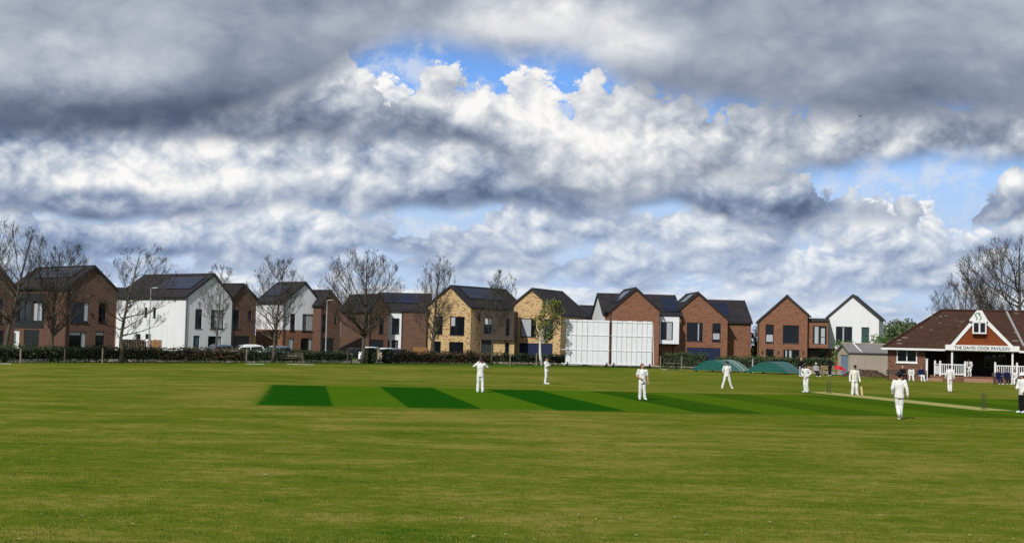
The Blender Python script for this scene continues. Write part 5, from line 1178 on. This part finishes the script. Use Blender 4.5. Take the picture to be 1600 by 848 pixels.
car('black car with a low roof at the foot of the dark brick house', 549, 168, R(20), 'car_black', 4.0, 1.5)
car('white car parked nearest the hedge gap, partly hidden by a dark clipped shrub', 578, 160, R(84), 'car_white', 4.1, 1.72, van=True)
car('second white car behind the green clipped shrub', 602, 167, R(78), 'car_white', 3.9, 1.6)
car('dark car at the right end of the row of parked cars', 619, 172, R(74), 'car_black', 4.0, 1.55)
car('grey car standing in front of the white gable by its green window', 338, 160, R(40), 'car_grey', 4.0, 1.6)
# daisies in the near grass
for i, (px, py) in enumerate(((414, 743), (128, 808), (207, 821), (720, 813), (738, 842), (740, 840), (790, 837), (904, 807), (931, 813), (994, 838), (1103, 838), (1054, 810), (1203, 818), (1375, 807), (1515, 838), (30, 845), (969, 813))):
    p = gnd(px, py); e = empty('daisy', p, i*1.3, 'tiny white daisy in the near mown grass', 'flower', 'daisies in the near grass'); mb = MB(); r_ = .016 if i else .028
    for k in range(8): a = k*math.pi/4; mb.add([(0, 0, .03), (math.cos(a-.3)*r_, math.sin(a-.3)*r_, .036), (math.cos(a)*r_*1.35, math.sin(a)*r_*1.35, .038), (math.cos(a+.3)*r_, math.sin(a+.3)*r_, .036)], [(0, 1, 2, 3)])
    mb.build('petals', M['daisy'], e, fix=False); mb = MB(); mb.ell((0, 0, .036), (.006, .006, .004), 6, 4); mb.build('flower_centre', M['daisy_eye'], e); mb = MB(); mb.tube([(0, 0, 0), (0, 0, .03)], .0015, 4); mb.build('stem', M['hedge_light'], e)
# a bird high up
p = at(1344, 182, 150); e = tag(bpy.data.objects.new('bird', None), 'small dark bird flying high in front of the grey cloud at the right', 'bird'); e.location = p; link(e); mb = MB()
ch = [(-.13, 0, -.01, .008), (-.08, 0, 0, .022), (0, 0, 0, .034), (.07, 0, .01, .028), (.10, 0, .015, .022), (.13, 0, .012, .012), (.15, 0, .01, .003)]
mb.loft([[(x, y+math.cos(a)*r*1., z+math.sin(a)*r) for a in [k*math.pi/4 for k in range(8)]] for x, y, z, r in ch])
for s_ in (-1, 1):
    sec = [(.03, 0, .01, .09), (.06, .12*s_, .09, .085), (.0, .26*s_, .10, .06), (-.08, .36*s_, .06, .015)]
    mb.loft([[(x+c*.5, y, z-.004), (x, y, z+.006), (x-c*.5, y, z-.002), (x, y, z-.01)] for x, y, z, c in sec])
mb.loft([[(-.10, -.02, 0), (-.10, .02, 0), (-.10, .02, .008), (-.10, -.02, .008)], [(-.2, -.05, -.01), (-.2, .05, -.01), (-.2, .05, -.004), (-.2, -.05, -.004)]])
mb.build('bird_body', M['hair'], e)
# ------------------------------------------------------------------ people
def remesh(mb, voxel, smooth_it=3, folds=0.):
    o = mb.build('tmp', M['skin'], None, fix=True)
    r = o.modifiers.new('r', 'REMESH'); r.mode = 'VOXEL'; r.voxel_size = voxel; r.use_smooth_shade = True
    s = o.modifiers.new('s', 'SMOOTH'); s.iterations = smooth_it; s.factor = .5
    if folds:
        t = bpy.data.textures.new('folds', 'CLOUDS'); t.noise_scale = .16; d = o.modifiers.new('d', 'DISPLACE'); d.texture = t; d.strength = folds; d.mid_level = .5
    dg = bpy.context.evaluated_depsgraph_get(); dg.update(); me = bpy.data.meshes.new_from_object(o.evaluated_get(dg)); om = o.data
    bpy.data.objects.remove(o); bpy.data.meshes.remove(om); return me
def limb(mb, pts, rad, n=10):
    for i in range(len(pts)-1):
        a, b = Vector(pts[i]), Vector(pts[i+1]); mb.tube([a, a.lerp(b, .33), a.lerp(b, .66), b], [rad[i], rad[i]+(rad[i+1]-rad[i])*.3, rad[i]+(rad[i+1]-rad[i])*.7, rad[i+1]], n)
    for p, r in zip(pts, rad): mb.ell(p, r, n, 6)
def torso(mb, rings, T):
    """rings: (z, rx, ry, y) around the spine, moved by the torso transform"""
    R_ = []
    for z, rx, ry, y in rings: R_.append([T(Vector((rx*math.cos(a), y+ry*math.sin(a)*(1 if True else 1), z))) for a in [2*math.pi*k/16 for k in range(16)]])
    mb.loft(R_)
SKIN = 'skin'
def person(label, p, hpx_scale, heading, arms, legs=None, lean=0., side=0., twist=0., head=(0, 0), seat=None, shirt='whites', trousers='whites', sleeve='long', hat=None, hair='hair', skin='skin', shoe='white', beard=False, coat=False, dy=0., group='people at the cricket match', vox=.02, jumper=None, pads=False, gloves=False):
    """faces -Y before turning by heading; arms: ((elbow, wrist) right, left) in the upright torso frame; legs: ((knee, ankle, toe) right, left)"""
    S = hpx_scale/1.8; e = empty('person', p, heading, label, 'person', group); pz = .95 if seat is None else seat+.09
    RT = Matrix.Rotation(twist, 3, 'Z') @ Matrix.Rotation(side, 3, 'Y') @ Matrix.Rotation(lean, 3, 'X'); piv = Vector((0, dy, .95))
    def T(v): v = Vector(v); return (RT @ (v-Vector((0, 0, .95))))+Vector((0, dy, pz))
    legs = legs or (((-.105, -.01, .50), (-.11, .03, .085), None), ((.105, -.01, .50), (.11, .03, .085), None))
    hips = [Vector((-.09, dy, pz-.01)), Vector((.09, dy, pz-.01))]; sh = [T((-.19, .005, 1.44)), T((.19, .005, 1.44))]
    A = [[sh[i], T(arms[i][0]), T(arms[i][1])] for i in (0, 1)]; Lg = [[hips[i], Vector(legs[i][0]), Vector(legs[i][1])] for i in (0, 1)]
    toes = []
    for i in (0, 1):
        t = legs[i][2] if len(legs[i]) > 2 else None
        toes.append(Vector(t) if t else Lg[i][2]+Vector(((-.04, .04)[i], -.19, -.045)))
    HR = RT @ Matrix.Rotation(head[0], 3, 'Z') @ Matrix.Rotation(head[1], 3, 'X'); nk = T((0, .01, 1.50)); hc = nk+HR @ Vector((0, -.02, .165))
    def HT(v): return hc+HR @ Vector(v)
    # body: one continuous surface
    mb = MB(); torso(mb, [(.86, .13, .09, 0), (.95, .15, .105, 0), (1.1, .13, .09, 0), (1.3, .155, .10, 0), (1.42, .16, .085, .005), (1.50, .07, .06, .01)], T)
    for i in (0, 1):
        limb(mb, A[i], [.055, .042, .03]); limb(mb, Lg[i], [.08, .055, .042]); mb.tube([Lg[i][2]+Vector((0, .04, -.03)), toes[i]], [.04, .03], 8); mb.ell(toes[i], .03, 8, 6)
    mb.tube([T((0, .012, 1.44)), T((0, .012, 1.50)), HT((0, .015, -.07))], [.075, .058, .054], 12)
    mb.ell(HT((0, .012, .03)), (.077, .098, .092), 16, 12, M=HR); mb.ell(HT((0, -.022, -.05)), (.058, .068, .068), 14, 10, M=HR); mb.ell(HT((0, -.06, -.092)), (.03, .025, .022), 10, 6, M=HR)
    mb.tube([HT((0, -.083, .022)), HT((0, -.108, -.022))], [.010, .017], 8); mb.ell(HT((0, -.103, -.024)), (.019, .016, .012), 8, 6, M=HR)
    for s_ in (-1, 1): mb.ell(HT((s_*.08, .012, -.005)), (.012, .024, .034), 8, 6, M=HR); mb.ell(HT((s_*.032, -.076, .030)), (.025, .014, .010), 8, 6, M=HR)
    for i in (0, 1):
        d = (A[i][2]-A[i][1]).normalized(); mb.ell(A[i][2]+d*.05, (.034, .034, .052), 10, 8, M=Vector((0, 0, 1)).rotation_difference(d).to_matrix())
    me = remesh(mb, .013, 2)
    # fingers, eyes and lips joined to the same mesh
    mb = MB(); 
    for i in (0, 1):
        d = (A[i][2]-A[i][1]).normalized(); up = Vector((0, 0, 1)); inn = (Vector(((1, -1)[i], -.6, 0))); inn = (inn-d*inn.dot(d)).normalized(); sd = d.cross(inn).normalized(); k0 = A[i][2]+d*.045
        fw = sd if (RT @ Vector((0, -1, 0))).dot(sd) > 0 else -sd
        for j, ln in enumerate((.072, .082, .076, .060)):
            b0 = k0+d*.035+fw*(.027-.018*j); b1 = b0+d*ln*.55+inn*.012; b2 = b1+d*ln*.30+inn*ln*.40; mb.tube([b0, b1, b2], [.0098, .009, .0072], 7)
        t0 = k0-d*.015+fw*.028; mb.tube([t0, t0+fw*.028+d*.03, t0+fw*.032+d*.062+inn*.012], [.0125, .011, .008], 7)
    for s_ in (-1, 1): mb.ell(HT((s_*.031, -.081, .012)), (.012, .009, .008), 8, 6, 1, M=HR)
    mb.ell(HT((0, -.089, -.058)), (.024, .010, .008), 8, 6, 2, M=HR)
    x = mb.build('tmp', [M[skin], M['eye'], M['lip']], None)
    bm = bmesh.new(); bm.from_mesh(me); bm.from_mesh(x.data); xm = x.data; bpy.data.objects.remove(x)
    bm.to_mesh(me); bm.free(); bpy.data.meshes.remove(xm); me.materials.clear()
    for q in (skin, 'eye', 'lip'): me.materials.append(M[q])
    def fin(me, name, mt):
        for v in me.vertices: v.co *= S
        if mt: me.materials.clear(); me.materials.append(M[mt])
        me.polygons.foreach_set('use_smooth', [True]*len(me.polygons)); me.name = name; return link(bpy.data.objects.new(name, me), e)
    fin(me, 'body', None)
    # shirt
    hem = .80 if not coat else .62
    mb = MB(); rg = [(hem, .185 if seat is None else .18, .135, 0), (.95, .178, .13, 0), (1.1, .165, .122, 0), (1.3, .19, .128, 0), (1.42, .19, .11, .005), (1.49, .095, .08, .01), (1.515, .075, .068, .01)]
    if seat is not None: rg = rg[1:]; rg[0] = (.90, .18, .13, 0)
    torso(mb, rg, T)
    for i in (0, 1):
        if sleeve == 'long': limb(mb, [A[i][0], A[i][1], A[i][1].lerp(A[i][2], .93)], [.082, .066, .050])
        else: m_ = A[i][0].lerp(A[i][1], .78); limb(mb, [A[i][0], m_], [.082, .076])
    fin(remesh(mb, vox, 3, .035), 'coat' if coat else 'shirt', shirt)
    if jumper:
        mb = MB(); torso(mb, [(.93, .186, .139, 0), (1.1, .174, .131, 0), (1.3, .198, .136, 0), (1.42, .175, .118, .005), (1.45, .12, .10, .01)], T); fin(remesh(mb, vox, 3, .03), 'jumper', jumper)
    # trousers
    mb = MB(); tz = (lambda v: Vector((v.x, v.y+dy, v.z-.95+pz)))
    mb.loft([[tz(Vector((rx*math.cos(a), ry*math.sin(a), z))) for a in [2*math.pi*k/16 for k in range(16)]] for z, rx, ry in ((.82, .15, .11), (.90, .175, .13), (1.0, .168, .122), (1.06, .158, .112))])
    for i in (0, 1): k_ = Lg[i][1].lerp(Lg[i][2], .92); limb(mb, [Lg[i][0], Lg[i][0].lerp(Lg[i][1], .5), Lg[i][1], k_], [.098, .094, .080, .082])
    fin(remesh(mb, vox, 3, .03), 'trousers', trousers)
    for i in (0, 1):
        mb = MB(); hl = Lg[i][2]+(Lg[i][2]-toes[i]).normalized()*.05; hl.z = Lg[i][2].z-.035 if abs(Lg[i][2].z-toes[i].z) < .1 else hl.z; mb.tube([hl, hl.lerp(toes[i], .5)+Vector((0, 0, .015)), toes[i]], [.046, .052, .042], 10); mb.ell(hl, .047, 10, 6); mb.ell(toes[i], (.045, .05, .04), 10, 6); mb.ell(Lg[i][2]+Vector((0, 0, -.01)), (.05, .055, .05), 10, 6)
        fin(remesh(mb, .014, 2), 'shoe', shoe)
    if pads:
        for i in (0, 1):
            mb = MB(); k, a = Lg[i][1], Lg[i][2]; f_ = Vector((0, -.055, 0)); mb.tube([k+f_+Vector((0, 0, .18)), k+f_+Vector((0, -.01, 0)), k.lerp(a, .5)+f_, a+f_+Vector((0, -.01, 0)), a+f_+Vector((0, -.02, -.04))], [.085, .10, .092, .085, .075], 12); fin(remesh(mb, .016, 2), 'leg_pad', 'whites')
    if gloves:
        for i in (0, 1):
            d = (A[i][2]-A[i][1]).normalized(); mb = MB(); mb.tube([A[i][2]-d*.05, A[i][2]+d*.0, A[i][2]+d*.09], [.05, .052, .058], 10); mb.ell(A[i][2]+d*.09, .056, 10, 6)
            for j in range(4): q = A[i][2]+d*.1+RT @ Vector((0, -.045+.03*j, 0)); mb.tube([q, q+d*.06], [.017, .015], 6)
            fin(remesh(mb, .012, 1), 'glove', 'whites')
    # hair and hats
    if hair:
        mb = MB(); mb.ell(HT((0, .022, .045)), (.083, .098, .092), 16, 10, M=HR); mb.ell(HT((0, .05, -.02)), (.072, .066, .075), 12, 8, M=HR); me = remesh(mb, .012, 2); fin(me, 'hair', hair)
    if beard:
        mb = MB(); mb.ell(HT((0, -.035, -.085)), (.060, .060, .045), 12, 8, M=HR); fin(remesh(mb, .012, 2), 'beard', 'beard')
    if hat:
        kind, mt = hat; mb = MB(); 
        if kind == 'cap':
            mb.ell(HT((0, .012, .065)), (.092, .112, .078), 16, 8, M=HR)
            rings = [[HT((x*w_, y, z)) for x in (-1, -.5, 0, .5, 1)]+[HT((x*w_, y, z-.012)) for x in (1, .5, 0, -.5, -1)] for y, z, w_ in ((-.07, .062, .085), (-.13, .055, .08), (-.175, .045, .055))]; mb.loft(rings)
        else:
            mb.ell(HT((0, .012, .075)), (.098, .116, .082), 16, 8, M=HR)
            rb = .20 if kind == 'wide' else .165
            for r0, z0 in ((rb, .038),): mb.loft([[HT((math.cos(a)*r*.93, .012+math.sin(a)*r, z)) for a in [2*math.pi*k/20 for k in range(20)]] for r, z in ((.085, .066), (rb, z0+.004), (rb, z0-.026), (.085, .036))])
        fin(remesh(mb, .011, 1), 'hat' if kind != 'cap' else 'cap', mt)
    e['_s'] = S; del e['_s']
    return e, dict(A=A, S=S, HT=HT, T=T)
def gp_(px, py): return gnd(px, py)
DOWN = (((-.25, .02, 1.16), (-.265, -.06, .92)), ((.25, .02, 1.16), (.265, -.06, .92)))
GR = 'cricketers on the field'
WALK = lambda f: (((-.10, -.10*f, .51), (-.10, -.08*f+.02, .085), None), ((.10, .06*f, .50), (.10, .30*f, .16), (.11, .18*f, .05)))
# fielder seen from behind, both hands up at his face
person('fielder in whites seen from behind, both hands raised to his face', gp_(750, 613), 1.84, R(176), (((-.34, -.10, 1.30), (-.12, -.20, 1.52)), ((.36, -.06, 1.32), (.12, -.18, 1.56))), (((-.11, 0, .5), (-.13, .03, .085), None), ((.11, 0, .5), (.12, .03, .085), None)), group=GR)
person('fielder in whites and dark cap standing sideways with folded arms, in front of the birch', gp_(853.5, 600), 1.76, R(62), (((-.24, -.10, 1.18), (.02, -.22, 1.26)), ((.24, -.12, 1.18), (-.03, -.20, 1.22))), (((-.10, -.02, .5), (-.12, .03, .085), None), ((.10, .02, .5), (.12, .06, .085), None)), head=(R(8), R(6)), hat=('cap', 'cap'), lean=R(-3), group=GR)
eb, kb = person('bearded bowler in a short-sleeved white shirt looking sideways with the ball at his waist', gp_(1003, 624.5), 1.80, R(8), (((-.27, .05, 1.17), (-.12, -.17, 1.06)), ((.27, .03, 1.16), (.285, -.02, .92))), (((-.10, -.02, .5), (-.10, .03, .085), None), ((.11, .0, .5), (.15, .03, .085), None)), head=(R(42), R(-6)), hair='beard', beard=True, sleeve='short', group=GR)
def held(name, label, cat, root, pt, build):
    o = empty(name, root.matrix_basis @ Vector(pt), root.rotation_euler.z, label, cat); build(o); return o
def ball(o): mb = MB(); mb.ell((0, 0, 0), .038, 12, 8); mb.build('leather', M['red'], o, smooth=True); mb = MB(); mb.tube([(.0385*math.cos(a), .0385*math.sin(a), 0) for a in [k*math.pi/8 for k in range(17)]], .003, 4); mb.build('seam', M['whites'], o)
d_ = (kb['A'][0][2]-kb['A'][0][1]).normalized(); held('cricket_ball', 'small red cricket ball held at the waist by the bearded bowler', 'ball', eb, (kb['A'][0][2]+d_*.11+Vector((0, -.045, 0)))*kb['S'], ball)
person('fielder in whites and dark cap, legs apart, hands behind back, before the left green cover', gp_(1135.5, 607), 1.76, R(6), (((-.27, .10, 1.18), (-.13, .15, .98)), ((.27, .10, 1.18), (.13, .16, .98))), (((-.19, -.02, .5), (-.30, .03, .085), None), ((.19, -.02, .5), (.34, .05, .085), None)), hat=('cap', 'cap'), head=(R(4), R(8)), group=GR)
person('fielder in whites leaning with one hand on his hip, in front of the seated spectators', gp_(1259, 613), 1.78, R(-48), (((-.36, .06, 1.20), (-.19, -.08, 1.04)), ((.34, .08, 1.22), (.18, -.10, 1.02))), (((-.09, -.04, .5), (-.08, .04, .085), None), ((.10, -.02, .5), (.09, .07, .085), None)), lean=R(10), head=(R(10), R(8)), hat=('cap', 'cap'), group=GR)
et, kt = person('batsman in whites with pads and gloves walking with a bat at his side', gp_(1335, 617), 1.80, R(4), (((-.28, .04, 1.16), (-.31, -.08, .93)), ((.27, .05, 1.16), (.30, -.04, .93))), (((-.12, -.05, .51), (-.14, .0, .085), None), ((.12, .03, .5), (.15, .06, .085), None)), hat=('cap', 'cap'), head=(0, R(14)), jumper='cream', pads=True, gloves=True, group=GR)
def bat(o):
    q = Matrix.Rotation(R(-8), 4, 'Y'); mb = MB(); mb.loft([[q @ Vector((x*w_, y*t_, z)) for x, y in ((-1, -1), (1, -1), (1, .3), (0, 1), (-1, .3))] for z, w_, t_ in ((-.33, .02, .02), (-.37, .045, .018), (-.42, .054, .02), (-.80, .054, .035), (-.88, .05, .03), (-.90, .035, .02))]); mb.build('blade', M['willow'], o)
    mb = MB(); mb.tube([q @ Vector((0, 0, .04)), q @ Vector((0, 0, -.34))], [.018, .016], 8); mb.build('handle', M['trim'], o)
held('cricket_bat', 'wooden cricket bat held low by the batsman with pads', 'bat', et, (kt['A'][1][2]+Vector((.03, -.03, -.06)))*kt['S'], bat)
person('fielder in whites and wide dark hat walking away, nearest to the camera', gp_(1405, 655), 1.88, R(168), (((-.28, .05, 1.16), (-.30, .05, .92)), ((.27, .06, 1.17), (.25, -.10, .95))), (((-.07, -.06, .51), (-.035, .0, .09), (-.03, -.20, .045)), ((.07, -.05, .51), (.02, .24, .20), (.01, .20, .04))), hat=('wide', 'cap'), lean=R(3), shoe='skin_dark' if False else 'whitehat', group=GR)
person('bare-headed fielder in whites walking away towards the pavilion', gp_(1484, 612), 1.82, R(178), (((-.26, .03, 1.16), (-.28, .0, .93)), ((.26, .03, 1.16), (.29, -.06, .93))), (((-.09, -.06, .51), (-.08, .0, .085), None), ((.09, .0, .5), (.08, .10, .10), (.09, -.06, .045))), group=GR)
person('umpire in a white coat, black trousers and white sun hat at the right edge', gp_(1597, 645), 1.86, R(-62), (((-.24, -.04, 1.18), (-.14, -.20, 1.08)), ((.24, .06, 1.16), (.20, -.10, .96))), None, hat=('sun', 'whitehat'), trousers='black_cloth', coat=False, head=(R(-6), R(5)), shoe='whitehat', group=GR)
# --- spectators
SP = 'spectators by the pavilion'
SEATL = lambda k=.42, sp=.11: (((-sp, -k, .50), (-sp-.01, -k+.02, .085), None), ((sp, -k, .50), (sp+.02, -k-.05, .085), None))
LAP = (((-.24, -.04, 1.17), (-.10, -.28, 1.02)), ((.24, -.04, 1.17), (.10, -.28, 1.02)))
FOR = (((-.25, -.12, 1.18), (-.12, -.33, 1.02)), ((.25, -.12, 1.18), (.10, -.33, 1.02)))
B1 = gnd(1386, 594); bench('long dark bench against the pavilion wall with three people on it', B1, R(-6), 3.6, 'wood_dark', 'garden_bench')
def on(b, ang, x, y): return b+Vector((math.cos(ang)*x-math.sin(ang)*y, math.sin(ang)*x+math.cos(ang)*y, 0))
person('spectator in a black jacket on the long bench by the pavilion wall', on(B1, R(-6), 1.42, .22), 1.76, R(14), LAP, SEATL(), seat=.45, shirt='black_cloth', trousers='black_cloth', hair='hair_grey', shoe='trim', group=SP, lean=R(-4))
person('cricketer in whites leaning forward in the middle of the long bench', on(B1, R(-6), 2.15, .2), 1.78, R(-12), FOR, SEATL(.42, .15), seat=.45, lean=R(24), head=(0, R(12)), group=SP)
person('cricketer in a navy top and white trousers on the right end of the long bench', on(B1, R(-6), 3.0, .2), 1.78, R(10), LAP, SEATL(), seat=.45, shirt='navy_cloth', lean=R(10), group=SP)
person('player in whites crouching forward on the veranda by the steps', Vector((*pvw(X(1516, -2.0), -2.0).xy, FL)), 1.74, R(-40), (((-.26, -.14, 1.2), (-.14, -.34, 1.05)), ((.26, -.14, 1.2), (.12, -.36, 1.06))), (((-.12, -.22, .50), (-.12, -.04, .085), None), ((.12, -.28, .5), (.12, -.12, .085), None)), lean=R(38), dy=.1, head=(0, R(20)), hair='hair', group=SP)
C2 = gnd(1552, 600)
bench('dark bench under the right balustrade with people in navy on it', C2, R(-5), 2.35, 'wood_dark', 'garden_bench')
person('spectator in a navy tracksuit sitting left on the bench under the right balustrade', on(C2, R(-5), .45, .2), 1.78, R(8), FOR, SEATL(), seat=.45, shirt='navy_cloth', trousers='navy_cloth', lean=R(10), group=SP)
person('spectator in dark navy and a cap, middle of the bench under the right balustrade', on(C2, R(-5), 1.18, .2), 1.78, R(0), LAP, SEATL(), seat=.45, shirt='navy_cloth', trousers='black_cloth', lean=R(6), skin='skin_dark', hat=('cap', 'cap'), group=SP)
person('cricketer in whites sitting beside the umpire on the bench under the right balustrade', on(C2, R(-5), 1.95, .18), 1.78, R(-50), FOR, SEATL(), seat=.45, lean=R(22), group=SP)
bench('small dark bench in front of the left balustrade', gnd(1466, 595), R(-4), 1.5, 'wood_dark', 'garden_bench')
# by the covers and the pale bench
person('grey-haired spectator in black top and grey trousers standing behind the leaning fielder', gnd(1251, 588), 1.80, R(30), (((-.25, -.05, 1.18), (-.12, -.24, 1.1)), ((.25, -.02, 1.17), (.16, -.22, 1.05))), None, shirt='black_cloth', trousers='grey_cloth', hair='hair_grey', shoe='whitehat', lean=R(6), group=SP)
e3 = gnd(1262, 588); bench('low wooden bench behind the leaning fielder', e3, R(4), 1.3, 'wood_pale', 'garden_bench')
person('seated spectator with a white cap and grey jumper behind the leaning fielder', on(e3, R(4), .85, .2), 1.74, R(14), LAP, SEATL(), seat=.45, shirt='grey_cloth', trousers='black_cloth', hat=('cap', 'whitehat'), shoe='whitehat', group=SP)
person('reddish-faced spectator half hidden behind the leaning fielder', on(e3, R(4), -.25, .25), 1.7, R(20), LAP, SEATL(), seat=.45, shirt='black_cloth', trousers='grey_cloth', hair='beard', group=SP)
person('tall spectator all in black stooping beside the pale bench', gnd(1296.5, 587), 1.88, R(-28), (((-.24, -.12, 1.2), (-.10, -.30, 1.12)), ((.24, -.10, 1.2), (.10, -.28, 1.10))), (((-.07, -.03, .5), (-.07, .03, .085), None), ((.07, -.02, .5), (.07, .04, .085), None)), shirt='black_cloth', trousers='black_cloth', hair='hair', lean=R(14), head=(0, R(18)), shoe='whitehat', skin='skin_dark', group=SP)
sc.cycles.use_adaptive_sampling = True; sc.cycles.adaptive_threshold = .015; sc.cycles.max_bounces = 6; sc.cycles.diffuse_bounces = 2; sc.cycles.glossy_bounces = 2; sc.cycles.use_denoising = False
bpy.context.view_layer.update()
